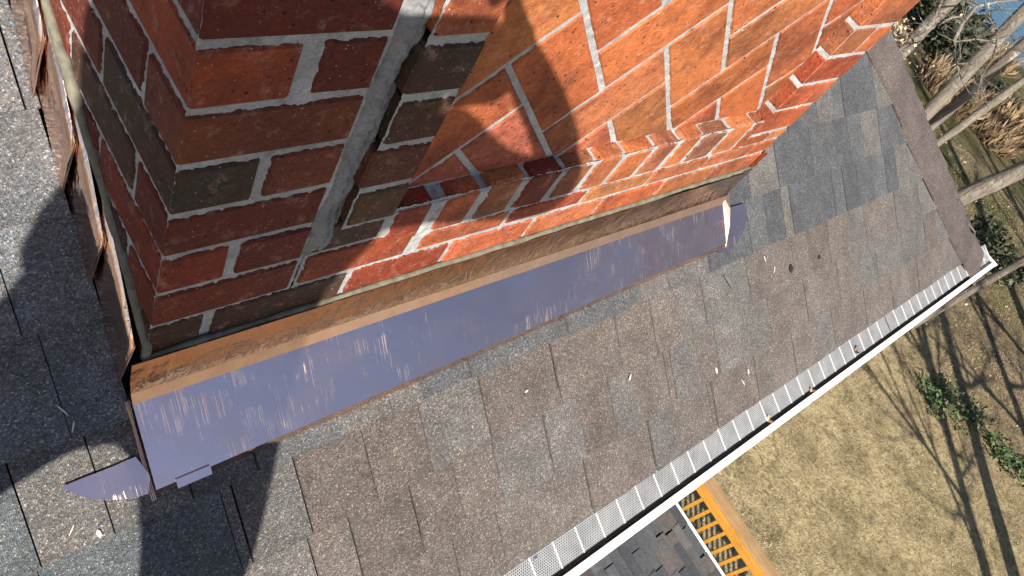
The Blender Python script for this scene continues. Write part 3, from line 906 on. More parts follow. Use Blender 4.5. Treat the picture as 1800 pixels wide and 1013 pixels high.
# side tabs
def roof_patch(pts, h, name, mat, thick=0.0012, sub=0):
    P = [roof_pt(x, y/CA, h) for x, y in pts]; n = len(P)
    nr = Vector((0, -SA, CA))
    Q = [p + nr*thick for p in P]
    v = P + Q; f = [tuple(range(n))[::-1], tuple(range(n, 2*n))] + [(i, (i+1) % n, n + (i+1) % n, n + i) for i in range(n)]
    return obj(name, v, f, mat, apron)
def rp(px, py, h=0.0):
    d = ray(px, py); t = (Z0 + h/CA + TA*CAM.y - CAM.z)/(d.z - TA*d.y); q = CAM + d*t; return (q.x, q.y)
roof_patch([rp(*p, 0.006) for p in [(106, 850), (128, 862), (152, 870), (180, 873.5), (212, 872), (240, 868), (259, 862), (262, 830), (236, 797), (190, 817), (145, 834)]], 0.0062, 'side_tab', M['copper'])
roof_patch([rp(*p, 0.008) for p in [(1262, 441), (1282, 436), (1296, 424), (1306, 407), (1311, 388), (1311, 370), (1307, 354), (1275, 362), (1258, 372)]], 0.0068, 'end_tab', M['copper'])
# crimped fold standing between apron and end tab
a0 = Vector((AX1 - 0.004, -0.012, -0.905)); 
v = [Vector((AX1 - 0.012, -0.0135, -0.925)), Vector((AX1 + 0.016, -0.0135, -0.925)), roof_pt(AX1 - 0.003, -0.124, 0.011), roof_pt(AX1 + 0.003, -0.124, 0.011), roof_pt(AX1 + 0.004, -0.07, 0.0245), roof_pt(AX1 + 0.006, -0.035, 0.029)]
obj('corner_fold', v, [(0, 5, 4, 2), (5, 1, 3, 4), (4, 3, 2), (0, 1, 5), (0, 2, 3, 1)], M['copper3'], apron)
xr_ = MB(); xr_.box((AX1 - 0.004, -0.0092, -0.985), (CW + 0.004, -0.0080, -0.850)); xr_.box((CW + 0.003, -0.008, -0.985), (CW + 0.0042, 0.12, -0.80)); xr_.build('corner_leg', M['copper2'], apron)
# left end: folded edges standing up at the corner
eb = MB()
for k in range(3):
    off = -0.0022*k
    P0 = Vector((AX0 - 0.001 + off, -0.012, -0.862 - 0.012*k)); P1 = Vector((AX0 - 0.001 + off, -0.016, -0.94)); P2 = Vector((AX0 - 0.002 + off*0.5, *roof_pt(0, -0.04, 0.009)[1:])); P3 = Vector((AX0 - 0.002 + off, *roof_pt(0, -0.145, 0.004)[1:]))
    w = Vector((0.0008, 0, 0))
    dn = Vector((0, -SA, CA))*(-0.008)
    for (A, B) in ((P1, P2), (P2, P3)):
        eb.hexa([A + dn, A + dn + w, B + dn + w, B + dn, A, A + w, B + w, B])
eb.build('end_fold', M['copper3'], apron)
cl = MB(); cl.box((AX0 - 0.001, -0.0105, -0.945), (AX0 + 0.022, -0.0095, -0.852)); 
# cleats hooked over the hem
def cleat(x0, x1, t):
    yb = lerp(-0.113, -0.101, t); s_b = yb/CA; c = MB()
    c.hexa([roof_pt(x0, s_b + 0.0005, 0.0115), roof_pt(x1, s_b + 0.0005, 0.0115), roof_pt(x1, s_b + 0.013, 0.0138), roof_pt(x0, s_b + 0.013, 0.0138),
            roof_pt(x0, s_b + 0.0005, 0.0150), roof_pt(x1, s_b + 0.0005, 0.0150), roof_pt(x1, s_b + 0.013, 0.0162), roof_pt(x0, s_b + 0.013, 0.0162)])
    c.build('cleat', M['copper'], apron)
cleat(0.004, 0.048, 0.0)

# step flashing up the left side
steps = [(0.008, 0.135, 0), (0.108, 0.225, 1), (0.196, 0.320, 2), (0.286, 0.415, 3), (0.380, 0.51, 4), (0.475, 0.62, 5)]
words = ['lowest copper step flashing left of the chimney, in deep shade beside the apron',
         'copper step flashing on the left of the chimney, second up from the apron',
         'copper step flashing on the left of the chimney crossed by the edge of the shadow',
         'sunlit copper step flashing left of the chimney at the top left picture corner',
         'sunlit copper step flashing left of the chimney, fifth up from the apron',
         'sunlit copper step flashing highest up the left side of the chimney']
for i, (ya, yb, w) in enumerate(steps):
    st = empty('step_flashing', (-0.01, ya, Z0 + TA*ya)); tag(st, words[i], 'flashing', 'copper step flashing up the left side')
    lo_l = -0.0035 - 0.0012*(i % 2); k = 0.0
    # upright leg: its lower end flares away from the piece it laps over
    n = 8; v, f = [], []
    for q in range(n + 1):
        t = q/n; y = lerp(ya, yb, t); e = (1 - t)**1.6
        zr = Z0 + TA*y
        v += [(-0.0035 - 0.0075*e, y, zr + 0.112 - 0.02*e), (-0.0095 - 0.0085*e, y, zr + 0.060), (-0.0165 - 0.0075*e, y, zr + 0.008), (-0.0175 - 0.0075*e, y, zr - 0.006)]
    for q in range(n):
        for j in range(3): f.append((q*4 + j, q*4 + j + 1, (q+1)*4 + j + 1, (q+1)*4 + j))
    o = obj('upright_leg', v, f, M['copper4'], st, True)
    md = o.modifiers.new('thickness', 'SOLIDIFY'); md.thickness = 0.0009
    tm = MB(); p0 = Vector(v[0]); p1 = Vector(v[2])
    tm.tube([p0, p0.lerp(p1, 0.5), p1], 0.0012, 5); tm.build('cut_edge', M['copper'], st)

# ------------------------------------------------------------------ porch roof below the eave
porch = empty('porch', (3.6, -2.0, -ZO))
tag(porch, 'low porch with a grey shingle roof and white drip edge beside the deck railing', 'porch')
PEX, PEZ, PS = 4.70, -5.50, 0.30
pl = math.sqrt(1 + PS*PS)
def ppt(s, y, h): return (PEX - s/pl - h*(-PS)/pl, y, PEZ + s*PS/pl + h/pl)
pm = MB(); pm.hexa([ppt(0, -4.5, -0.03), ppt(2.2, -4.5, -0.03), ppt(2.2, 0.6, -0.03), ppt(0, 0.6, -0.03), ppt(0, -4.5, -0.012), ppt(2.2, -4.5, -0.012), ppt(2.2, 0.6, -0.012), ppt(0, 0.6, -0.012)])
proof = pm.build('roof', M['felt'], porch)
pf = MB()
for r in range(15):
    s0 = -0.02 + 0.142*r; y = -4.45 + random.random()*0.1
    while y < 0.55:
        w = random.choice([0.12, 0.17, 0.22, 0.28]); g = random.choice([0.001, 0.012, 0.02]) if random.random() < 0.7 else 0.001
        lf = random.choice([0, 0.004, 0.007])
        c = [ppt(s0, y, -0.004 + lf), ppt(s0 + .17, y, -0.012), ppt(s0 + .17, y + w - g, -0.012), ppt(s0, y + w - g, -0.004 + lf),
             ppt(s0, y, 0.004 + lf), ppt(s0 + .17, y, -0.005), ppt(s0 + .17, y + w - g, -0.005), ppt(s0, y + w - g, 0.004 + lf)]
        p = proj(c[5])
        if p and 950 < p[0] < 1320 and 840 < p[1] < 1060 and r < 11:
            o = obj('shingle', c, HEX, M['shingle'], proof)
            k = random.uniform(0.85, 1.1); o.color = (*[q*k for q in random.choice(BL + BL + GR[:1] + BR[:2])], 1)
        else: pf.add(c, HEX)
        y += w
o = pf.build('shingle_field', M['shingle_i'], proof); o['kind'] = 'stuff'
de = MB(); de.box((PEX + 0.024, -4.5, PEZ - 0.10), (PEX + 0.062, 0.6, PEZ - 0.006)); de.build('drip_edge', M['white'], porch)
for yy in (-4.3, -1.9, 0.4):
    ps = MB(); ps.box((PEX - 0.16, yy - 0.05, -ZO), (PEX - 0.06, yy + 0.05, PEZ - 0.03)); ps.build('post', M['white'], porch)

# ------------------------------------------------------------------ deck railing
rail = empty('deck_railing', (5.26, -1.8, -6.6))
tag(rail, 'orange stained deck railing with brown cap rail and square balusters', 'railing')
RZ = -5.50
c = MB(); c.box((5.205, -4.6, RZ - 0.035), (5.335, 1.2, RZ)); c.build('cap_rail', M['cap'], rail)
c = MB(); c.box((5.165, -4.6, RZ - 0.125), (5.203, 1.2, RZ - 0.037)); c.build('top_rail', M['stain'], rail)
c = MB(); c.box((5.165, -4.6, RZ - 1.00), (5.203, 1.2, RZ - 0.92)); c.build('bottom_rail', M['stain'], rail)
bal0 = None
y = -4.5
while y < 1.2:
    if bal0 is None:
        c = MB(); c.box((5.2045, y - 0.017, RZ - 1.05), (5.2385, y + 0.017, RZ - 0.036)); bal0 = c.build('baluster', M['stain'], rail)
    else:
        o = bal0.copy(); COL.objects.link(o); o.location = bal0.location + Vector((0, y + 4.5, 0)); o.parent = rail
    y += 0.123
for yy in (-4.55, -2.2, 0.2):
    c = MB(); c.box((5.11, yy - 0.045, -ZO), (5.16, yy + 0.045, RZ - 0.02)); c.build('post', M['stain'], rail)
deck = empty('deck', (4.6, -1.7, -ZO)); tag(deck, 'low wooden deck floor behind the orange railing, mostly under the porch roof', 'deck')
x = 3.9
while x < 5.08:
    c = MB(); c.box((x, -4.6, -6.66), (x + 0.135, 1.2, -6.62)); c.build('floor_board', M['plank'], deck); x += 0.142
c = MB(); c.box((3.9, -4.6, -6.86), (5.08, -4.55, -6.665)); c.box((3.9, 1.14, -6.86), (5.08, 1.19, -6.665)); c.box((5.03, -4.54, -6.86), (5.08, 1.13, -6.665)); c.build('joist_frame', M['plank'], deck)

# ------------------------------------------------------------------ trees
def gz(x, y): return ground_z(x, y) - ZO
leafm = mat_leafy('dry_leaves', (0.30, 0.20, 0.12), (0.62, 0.50, 0.36))
def grow(mb, P, D, r, L, depth, rnd, twigs):
    n = 4; pts = [Vector(P)]; d = Vector(D).normalized(); rad = [r]
    for i in range(n):
        d = (d + Vector((rnd.uniform(-.22, .22), rnd.uniform(-.22, .22), rnd.uniform(-.08, .2)))).normalized()
        pts.append(pts[-1] + d*(L/n)); rad.append(r*(1 - 0.65*(i + 1)/n))
    mb.tube(pts, rad, 6 if r > 0.03 else 4, False)
    if depth > 0:
        for k in range(rnd.randint(2, 4)):
            i = rnd.randint(1, n)
            dd = (d + Vector((rnd.uniform(-1, 1), rnd.uniform(-1, 1), rnd.uniform(-.2, .8)))).normalized()
            grow(mb, pts[i], dd, rad[i]*0.65, L*rnd.uniform(.5, .75), depth - 1, rnd, twigs)
    else: twigs.append(pts[-1])
def leaf_quads(mb, pts, size, rnd, k=1):
    for p in pts:
        for _ in range(k):
            q = Vector(p) + Vector((rnd.gauss(0, .06), rnd.gauss(0, .06), rnd.gauss(0, .06)))
            a = Vector((rnd.gauss(0, 1), rnd.gauss(0, 1), rnd.gauss(0, 1))).normalized()*size; b = a.cross(Vector((rnd.gauss(0, 1), rnd.gauss(0, 1), 1))).normalized()*size*0.6
            mb.add([q - a, q - b, q + a, q + b], [(0, 1, 2, 3)])
def make_tree(label, base, via, height, r0, seed, bark, limbs=9, first=0.45, extra=None, leaves=0):
    """a bare tree: trunk through the points base -> via, then on to its full height"""
    rnd = random.Random(seed)
    base = Vector(base); via = Vector(via)
    d = (via - base).normalized()
    t = empty('bare_tree', base); tag(t, label, 'tree', 'bare trees beside the house')
    pts, rad = [], []
    N = 18
    for i in range(N + 1):
        q = i/N; p = base + d*(height*q) + Vector((math.sin(q*7 + seed)*0.07, math.cos(q*6 + seed*2)*0.07, 0))*q*(1 if q > 0.5 else 0.5)
        flare = 1 + 0.7*max(0, 1 - q*16)
        pts.append(p); rad.append(r0*flare*(1 - 0.72*q)*(1 + rnd.uniform(-.05, .05)))
    pts[0] = pts[0] - d*0.3
    P2, r2 = [], []
    for i in range(N):
        for k in range(4):
            P2.append(pts[i].lerp(pts[i+1], k/4)); r2.append(rad[i] + (rad[i+1] - rad[i])*k/4)
    P2.append(pts[-1]); r2.append(rad[-1])
    m = MB(); m.tube(P2, r2, 16)
    va = np.array(m.v); va = va + np.stack([vnoise(va*[1, 1, .5], 0.12, 51), vnoise(va*[1, 1, .5], 0.12, 52), 0*va[:, 0]], 1)*r0*0.09 + np.stack([vnoise(va*[1, 1, .35], 0.045, 53), vnoise(va*[1, 1, .35], 0.045, 54), 0*va[:, 0]], 1)*r0*0.05
    m.v = [tuple(q) for q in va]; m.build('trunk', bark, t, True)
    cm = MB(); tw = []
    for k in range(limbs):
        q = first + (1 - first)*(k + 0.5)/limbs; i = int(q*N)
        an = k*2.4 + seed; dd = Vector((math.cos(an), math.sin(an), rnd.uniform(.35, .9)))
        grow(cm, pts[i], dd, rad[i]*0.5, height*rnd.uniform(.14, .24), 2, rnd, tw)
    if extra:
        for (pl_, rr) in extra:
            cm.tube(pl_, rr, 5, False)
            for q in pl_[1:]:
                for _ in range(2): grow(cm, q, (rnd.uniform(-1, 1), rnd.uniform(-1, 1), rnd.uniform(-.4, .8)), 0.006, rnd.uniform(.25, .6), 1, rnd, tw)
    cm.build('crown', bark, t, True)
    if leaves:
        lm = MB(); leaf_quads(lm, tw[:leaves], 0.04, rnd, 3)
        o = lm.build('dry_leaves', leafm, t); o['kind'] = 'stuff'
    return t, pts, rad
def on_ray(p, Z):
    v = RIGHT*(p[0] - 900) + DOWN*(p[1] - 506.5) + FWD*1320.15
    return CAM + v*(Z/1320.15)
def line_tree(p0, p1, wpx, Z, **kw):
    A = on_ray(p0, Z)
    # point on the second ray nearest to the vertical through A
    v = (RIGHT*(p1[0] - 900) + DOWN*(p1[1] - 506.5) + FWD*1320.15).normalized()
    h = Vector((v.x, v.y)); w = Vector((A.x - CAM.x, A.y - CAM.y))
    B = CAM + v*(w.dot(h)/h.dot(h))
    d = (B - A).normalized()
    if d.z < 0: d = -d
    g = A.copy()
    for _ in range(6):
        k = (g.z - gz(g.x, g.y))/d.z; g = g - d*k
    r = wpx*Z/1320.15/2
    return make_tree(base=g, via=A, r0=r*1.06, **kw)
tw_b = lambda L, Z: [on_ray((1550 + x/4.22, y/4.22), Z) for x, y in L]
Zb = 11.0
ex1 = [(tw_b([(700, 470), (555, 480), (540, 300), (600, 170), (700, 50), (850, 15), (1010, 0)], Zb), [.03, .028, .026, .03, .027, .02, .012]),
       (tw_b([(545, 310), (640, 300), (700, 290), (800, 305), (960, 262)], Zb), [.014, .014, .013, .012, .01]),
       (tw_b([(430, 530), (500, 500), (556, 474)], Zb), [.01, .011, .013]), (tw_b([(556, 474), (590, 590), (650, 690)], Zb), [.01, .008, .005]),
       (tw_b([(785, 25), (797, 80), (795, 130)], Zb), [.012, .01, .007]), (tw_b([(545, 350), (530, 420), (580, 440)], Zb), [.008, .007, .005]),
       (tw_b([(700, 50), (640, 20), (600, 0)], Zb), [.014, .01, .006])]
ex0 = [(tw_b([(230, 300), (300, 262), (400, 190), (520, 130), (615, 120)], 11.5), [.03, .026, .022, .02, .016]),
       (tw_b([(340, 190), (400, 120), (430, 40), (450, 0)], 11.5), [.024, .02, .016, .012]), (tw_b([(140, 300), (90, 300), (50, 290)], 11.5), [.014, .012, .007])]
ex2 = [(tw_b([(860, 260), (850, 330), (820, 440), (740, 570), (690, 760)], 10.6), [.012, .011, .010, .009, .005]), (tw_b([(740, 580), (740, 650), (790, 800)], 10.6), [.008, .007, .004]), (tw_b([(960, 260), (985, 300), (930, 360)], 10.6), [.01, .008, .005])]
t0, tp0, _ = line_tree((1576, 102), (1650, 24), 27, 13.0, label='pale bare tree rising closest to the chimney, with dry leaf clusters', height=15, seed=3, bark=M['bark2'], extra=ex0, limbs=10, first=0.38)
t1, tp1, _ = line_tree((1621, 208), (1787, 35), 27, 12.5, label='stout bare tree crossing in front of the lake, with crooked white twigs', height=16, seed=5, bark=M['bark2'], extra=ex1, limbs=11, first=0.4)
t2, tp2, _ = line_tree((1630, 227), (1800, 78), 22, 12.8, label='slimmer grey bare tree right beside the stout one in front of the lake', height=15, seed=8, bark=M['bark'], extra=ex2, limbs=10, first=0.42)
t3, tp3, _ = line_tree((1664, 240), (1800, 142), 16, 13.5, label='thin bare trunk with white lichen patches, third below the lake', height=13, seed=11, bark=M['bark2'], limbs=7, first=0.62)
t4, tp4, _ = line_tree((1682, 349), (1800, 296), 36, 11.0, label='thickest pale bare trunk leaning out past the middle of the hip', height=14, seed=13, bark=M['bark2'], limbs=7, first=0.7)
t5, tp5, _ = line_tree((1742, 490), (1800, 457), 15, 14.0, label='thin grey bare trunk low at the right edge beside the gutter corner', height=11, seed=17, bark=M['bark'], limbs=6, first=0.7)
rndl = random.Random(4); lm = MB()
for (cx, cy, s, n) in ((1578, 55, 9, 60), (1588, 78, 8, 45), (1601, 42, 6, 20), (1620, 118, 8, 16), (1697, 22, 5, 5), (1770, 80, 8, 16)):
    for k in range(n):
        q = on_ray((cx + rndl.gauss(0, s), cy + rndl.gauss(0, s)), 11.6 + rndl.gauss(0, .12)); leaf_quads(lm, [q], 0.028, rndl)
o = lm.build('dry_leaves', leafm, t0); o['kind'] = 'stuff'
# trees outside the picture whose shadows streak the lawn
far_trees = [((10.4, -7.2), 0.17, 15, 21, 'bare tree out of the picture beyond the deck, its shadow streaking the lawn'),
             ((14.2, -8.2), 0.24, 17, 22, 'big bare tree out of the picture low right, casting the broad dark streak'),
             ((17.5, -9.0), 0.22, 16, 23, 'bare tree out of the picture right of the lawn, shading the leaf litter'),
             ((9.2, -7.4), 0.11, 13, 27, 'thin bare tree out of the picture behind the deck, shading the near lawn'),
             ((12.0, -7.9), 0.15, 15, 28, 'bare tree out of the picture between the other shadow trees below the lawn'),
             ((8.2, -8.8), 0.12, 12, 24, 'slender bare tree out of the picture near the deck, casting thin branch shadows'),
             ((21.0, -8.4), 0.24, 16, 25, 'bare tree out of the picture farthest along the lawn, shading the ground')]
for (bx_, by_), r, h, s, lab in far_trees:
    make_tree(lab, (bx_, by_, gz(bx_, by_)), (bx_ + 0.1*math.sin(s), by_ + 0.1*math.cos(s), gz(bx_, by_) + 3), h, r, s, M['bark'], limbs=12, first=0.28)

# ------------------------------------------------------------------ shrubs, brush, grass
dkg = mat_leafy('dark_evergreen_leaf', (0.012, 0.018, 0.008), (0.055, 0.062, 0.026))
brg = mat_leafy('bright_green_leaf', (0.022, 0.048, 0.014), (0.085, 0.135, 0.04))
tan = mat_leafy('dry_brush_stem', (0.10, 0.065, 0.035), (0.36, 0.25, 0.14))
def bush(name, label, cat, grp, pos, rad, n, size, mat, seed, flat=0.8):
    rnd = random.Random(seed); x, y = pos; z = gz(x, y)
    b = empty(name, (x, y, z)); tag(b, label, cat, grp)
    m = MB(); lobes = [(Vector((rnd.gauss(0, .45), rnd.gauss(0, .45), rnd.uniform(.25, .75)))*rad, rad*rnd.uniform(.35, .65)) for _ in range(7)]
    for k in range(n):
        c, r = rnd.choice(lobes); d = Vector((rnd.gauss(0, 1), rnd.gauss(0, 1), rnd.gauss(0, 1))).normalized()*r*rnd.random()**.35
        q = Vector((x, y, z)) + Vector((c.x + d.x, c.y + d.y, max(0.02, (c.z + d.z)*flat)))
        leaf_quads(m, [q], size*rnd.uniform(.6, 1.3), rnd)
    m.build('foliage', mat, b)
    sm_ = MB()
    for k in range(6):
        c, r = lobes[k]; sm_.tube([Vector((x, y, z - 0.05)), Vector((x, y, z)) + Vector((c.x*.5, c.y*.5, c.z*flat*.6)), Vector((x, y, z)) + Vector((c.x, c.y, c.z*flat))], [rad*.04, rad*.03, rad*.015], 5)
    sm_.build('stems', M['bark'], b)
def gpx(px, py, zz=None):
    d = ray(px, py); t = 10.0
    for _ in range(40):
        q = CAM + d*t; t += (q.z - gz(q.x, q.y))/(-d.z)*0.8
    return (q.x, q.y)
def brush(label, pos, rad, n, seed, h=1.0):
    rnd = random.Random(seed); x, y = pos; z = gz(x, y)
    m = MB()
    for k in range(n):
        a = rnd.uniform(0, 6.28); r = rad*math.sqrt(rnd.random())
        p = Vector((x + r*math.cos(a), y + r*math.sin(a), z)); d = Vector((rnd.gauss(0, .5), rnd.gauss(0, .5), 1)).normalized()*h*rnd.uniform(.4, 1)
        w = Vector((rnd.gauss(0, 1), rnd.gauss(0, 1), 0)).normalized()*0.014
        m.add([p - w, p + w, p + d*0.6 + w + Vector((rnd.gauss(0, .06), rnd.gauss(0, .06), 0)), p + d], [(0, 1, 2, 3)])
    tag(m.build('dry_brush', tan), label, 'brush', 'dry brush under the trees')
bush('evergreen_shrub', 'big dark evergreen shrub between the pale tree and the stout tree', 'shrub', 'dark evergreen shrubs', gpx(1652, 105), 2.0, 2600, 0.12, dkg, 1)
bush('evergreen_shrub', 'dark evergreen shrub next to the chimney edge at the top', 'shrub', 'dark evergreen shrubs', gpx(1612, 42), 1.7, 1500, 0.12, dkg, 2)
bush('evergreen_shrub', 'dark low evergreen shrub between the second and third trunk', 'shrub', 'dark evergreen shrubs', gpx(1742, 178), 0.9, 900, 0.08, dkg, 3)
bush('evergreen_shrub', 'added dark leafy mound imitating ground shade under the thickest leaning trunk', 'shrub', 'dark evergreen shrubs', gpx(1712, 455), 0.9, 900, 0.08, dkg, 6)  # not a real shrub: dark foliage added to imitate shade on the ground
low = [((1633, 690), .30, 'small bright green ground shrub, uppermost of the row across the lawn'), ((1662, 708), .42, 'bright green ground shrub, second of the row across the lawn'),
       ((1700, 735), .36, 'bright green ground shrub in the middle of the row across the lawn'), ((1748, 782), .30, 'bright green ground shrub near the right edge, fourth of the row'), ((1788, 822), .36, 'bright green ground shrub cut by the right edge of the picture')]
for i, (p, r, lab) in enumerate(low):
    bush('ground_shrub', lab, 'shrub', 'green shrubs across the lawn', gpx(*p), r*1.35, 240, 0.045, brg, 30 + i, 0.3)
brush('tan dry brush at the foot of the stout tree', gpx(1660, 170), 1.2, 700, 41); brush('tan dry brush between the thin lichen trunk and the right edge', gpx(1765, 225), 1.4, 900, 42)
brush('tan dry brush below the slim grey trunk near the hip', gpx(1735, 245), 0.9, 500, 43, 0.7); brush('tan dry brush by the lake shore between the trunks', gpx(1725, 90), 1.6, 600, 44, 1.1)

straw = mat_leafy('straw_blade', (0.20, 0.15, 0.07), (0.52, 0.43, 0.26))
n = 170000
gx = 6.0 + 20*rng.random(n)**1.25; gy = -8 + 16*rng.random(n)
keep = vnoise(np.stack([gx, gy, 0*gx], 1), 1.3, 31) + 0.5*vnoise(np.stack([gx, gy, 0*gx], 1), 0.4, 32) > -0.35
gx, gy = gx[keep], gy[keep]; n = len(gx)
zz = np.array([gz(a, b) for a, b in zip(gx, gy)])
an = rng.random(n)*6.283; ln = 0.025 + 0.045*rng.random(n); wd = 0.002 + 0.003*rng.random(n)
dx, dy = np.cos(an), np.sin(an); lean = 0.5 + 0.8*rng.random(n)
V = np.zeros((n*3, 3))
V[0::3] = np.stack([gx - dy*wd, gy + dx*wd, zz + 0.002], 1); V[1::3] = np.stack([gx + dy*wd, gy - dx*wd, zz + 0.002], 1)
V[2::3] = np.stack([gx + dx*ln*lean, gy + dy*ln*lean, zz + ln*0.55], 1)
me = bpy.data.meshes.new('grass'); me.from_pydata((V + [0, 0, ZO]).tolist(), [], np.arange(n*3).reshape(-1, 3).tolist()); me.materials.append(straw)
o = bpy.data.objects.new('grass', me); COL.objects.link(o); tag(o, 'short straw coloured dormant grass covering the lawn', 'grass', None, 'stuff')
lv = MB(); rnd = random.Random(77)
for k in range(900):
    x = rnd.uniform(14, 26); y = rnd.uniform(-7, 7); leaf_quads(lv, [(x, y, gz(x, y) + 0.02)], rnd.uniform(.02, .045), rnd)
tag(lv.build('leaf_litter', leafm), 'scattered dry leaves under the bare trees', 'leaf litter', None, 'stuff')

# ------------------------------------------------------------------ bits lying on the shingles and in the gutter
chip = plain('pale_wood_chip', (0.62, 0.54, 0.42), 0.8); twig_m = plain('dark_twig', (0.03, 0.025, 0.022), 0.9); cop = M['copper']
def bit(name, label, cat, px, py, L, W, ang, mat, h=0.0045, grp='bits of debris on the shingles', th=0.0015, bent=0.3):
    x, y = rp(px, py); s = y/CA
    e1 = Vector((1, 0, 0)); e2 = Vector((0, CA, SA)); nn = Vector((0, -SA, CA))
    u = e1*math.cos(ang) + e2*math.sin(ang); w = e2*math.cos(ang) - e1*math.sin(ang)
    c = roof_pt(x, s, h); n = 6; v = []
    for i in range(n):
        t = i/(n - 1) - 0.5; ww = W*(1 - (2*abs(t))**2.2*0.85)*0.5; lift = bent*L*(0.25 - t*t)*0.3
        p = c + u*(L*t) + nn*lift
        v += [p - w*ww, p + w*ww, p + w*ww + nn*th, p - w*ww + nn*th]
    f = []
    for i in range(n - 1):
        for k in range(4): f.append((i*4 + k, i*4 + (k+1) % 4, (i+1)*4 + (k+1) % 4, (i+1)*4 + k))
    f += [(0, 1, 2, 3), ((n-1)*4 + 3, (n-1)*4 + 2, (n-1)*4 + 1, (n-1)*4)]
    tag(obj(name, v, f, mat), label, cat, grp)
bit('wood_chip', 'pale oval chip on the blue shingle at bottom left', 'chip', 172, 936, 0.011, 0.005, 1.6, chip)
bit('straw_piece', 'thin pale straw beside the oval chip at bottom left', 'straw', 124, 930, 0.014, 0.0013, 0.9, chip)
bit('wood_chip', 'white sliver on the shingle halfway between apron and gutter', 'chip', 1104, 663, 0.014, 0.004, 1.0, chip)
bit('wood_chip', 'pale torn chip low on the roof near the gutter', 'chip', 1256, 651, 0.016, 0.006, 1.7, chip)
bit('wood_chip', 'small white chip just right of the torn chip', 'chip', 1312, 653, 0.014, 0.005, 1.6, chip)
bit('straw_piece', 'curled pale straw just above the gutter guard', 'straw', 1303, 672, 0.02, 0.002, -1.0, chip)
bit('straw_piece', 'short white straw below the right end of the apron', 'straw', 1341, 455, 0.016, 0.0016, -1.2, chip)
bit('straw_piece', 'forked white straw right of the apron end', 'straw', 1358, 474, 0.018, 0.0016, 1.1, chip)
bit('shingle_flake', 'dark flake of shingle stuck beside a slit right of the apron', 'flake', 1387, 472, 0.022, 0.018, 1.4, M['felt'], th=0.002)
bit('shingle_flake', 'tiny dark chip on the brown shingle right of the large flake', 'flake', 1437, 452, 0.012, 0.008, 0.8, M['felt'], th=0.002)
bit('dry_leaf', 'long grey blue dry leaf on the shingle below the apron end', 'leaf', 1278, 497, 0.05, 0.010, -0.95, plain('grey_leaf', (0.10, 0.11, 0.115), 0.8), bent=0.8)
bit('copper_scrap', 'tiny copper scrap at the roof edge above the gutter', 'copper scrap', 937, 978, 0.010, 0.006, 0.5, cop, bent=1.2)
bit('copper_scrap', 'curled copper sliver on the gutter guard', 'copper scrap', 1322, 706, 0.022, 0.004, 1.1, cop, bent=1.0)
bit('wood_chip', 'white fleck near the middle of the roof below the apron', 'chip', 922, 687, 0.008, 0.004, 0.2, chip)
bit('straw_piece', 'thin pale stalk in the shade at lower left', 'straw', 108, 720, 0.02, 0.0016, -1.1, chip)
bit('straw_piece', 'small pale stalk in the shade right of the thin one', 'straw', 127, 748, 0.014, 0.0016, 1.2, chip)
def leaf_at(label, x, y, z, size, rz, col, name='dry_leaf'):
    n = 8; v = []; f = []
    for i in range(n):
        a = 2*math.pi*i/n; r = size*(0.75 + 0.3*math.cos(2*a)); 
        v.append((x + r*math.cos(a + rz), y + r*math.sin(a + rz)*0.8, z + 0.006*math.sin(a*2 + rz) + 0.004))
    v.append((x, y, z + 0.001))
    f = [(i, (i + 1) % n, n) for i in range(n)]
    o = obj(name, v, f, plain('fallen_leaf', col, 0.8)); tag(o, label, 'leaf', 'leaves caught in the gutter guard')
leaf_at('dark dry leaf on the gutter guard near its middle', 1.86, -0.475, -1.2755, 0.017, 0.6, (0.16, 0.12, 0.09))
leaf_at('tan leaf caught at the gutter lip above the railing', 1.36, -0.490, -1.283, 0.015, 1.6, (0.42, 0.30, 0.2))
leaf_at('small tan leaf at the gutter lip right of the first one', 1.58, -0.492, -1.283, 0.012, 2.6, (0.38, 0.27, 0.18))

# ------------------------------------------------------------------ scaffold and the photographer, who stand outside the picture
scaf = empty('scaffold', (-0.9, -0.75, -ZO)); tag(scaf, 'scaffold with wooden planks outside the eave, carrying the photographer', 'scaffold')
for k in range(2):
    c = MB(); c.box((-1.8, -0.73 - 0.2*k - 0.185, -1.255), (0.15, -0.73 - 0.2*k, -1.215)); c.build('plank', M['plank'], scaf)
for sx in (-1.7, 0.05):
    for sy in (-0.6, -0.98):
        c = MB(); c.tube([(sx, sy - 0.02, -ZO), (sx, sy - 0.02, -1.3)], 0.022, 8); c.build('post', M['steel'], scaf)
    for zz_ in (-1.29, -3.0, -4.8, -6.5):
        c = MB(); c.tube([(sx, -0.6, zz_), (sx, -1.02, zz_)], 0.018, 8); c.build('crossbar', M['steel'], scaf)

RH = Vector((0.7132, -0.7010, 0)); FH = Vector((0.7010, 0.7132, 0)); UPV = Vector((0, 0, 1))
def BP(a, f, u): return CAM + RH*a + FH*f + UPV*u
def SV(a, b, f): return BP(a, f, (b - 0.607*f)/0.7945)       # where its shadow falls seen along the light
pn = ['skin', 'jacket', 'trousers', 'boots']
mats = [plain('skin_tone', (0.50, 0.30, 0.22), 0.6), plain('dark_jacket', (0.06, 0.07, 0.09), 0.85, 0, 0.3, 40), plain('work_trousers', (0.09, 0.10, 0.13), 0.85, 0, 0.3, 40), plain('brown_boots', (0.09, 0.055, 0.03), 0.7)]
V, E, Rd, Tg = [], [], [], []
def pv(p, r, t, prev=None):
    V.append(p + Vector((0, 0, ZO))); Rd.append(r if hasattr(r, '__len__') else (r, r)); Tg.append(t)
    if prev is not None: E.append((prev, len(V) - 1))
    return len(V) - 1
pel = pv(SV(-0.135, -0.40, -0.36), 0.160, 2)
wai = pv(SV(-0.120, -0.27, -0.37), 0.172, 1, pel)
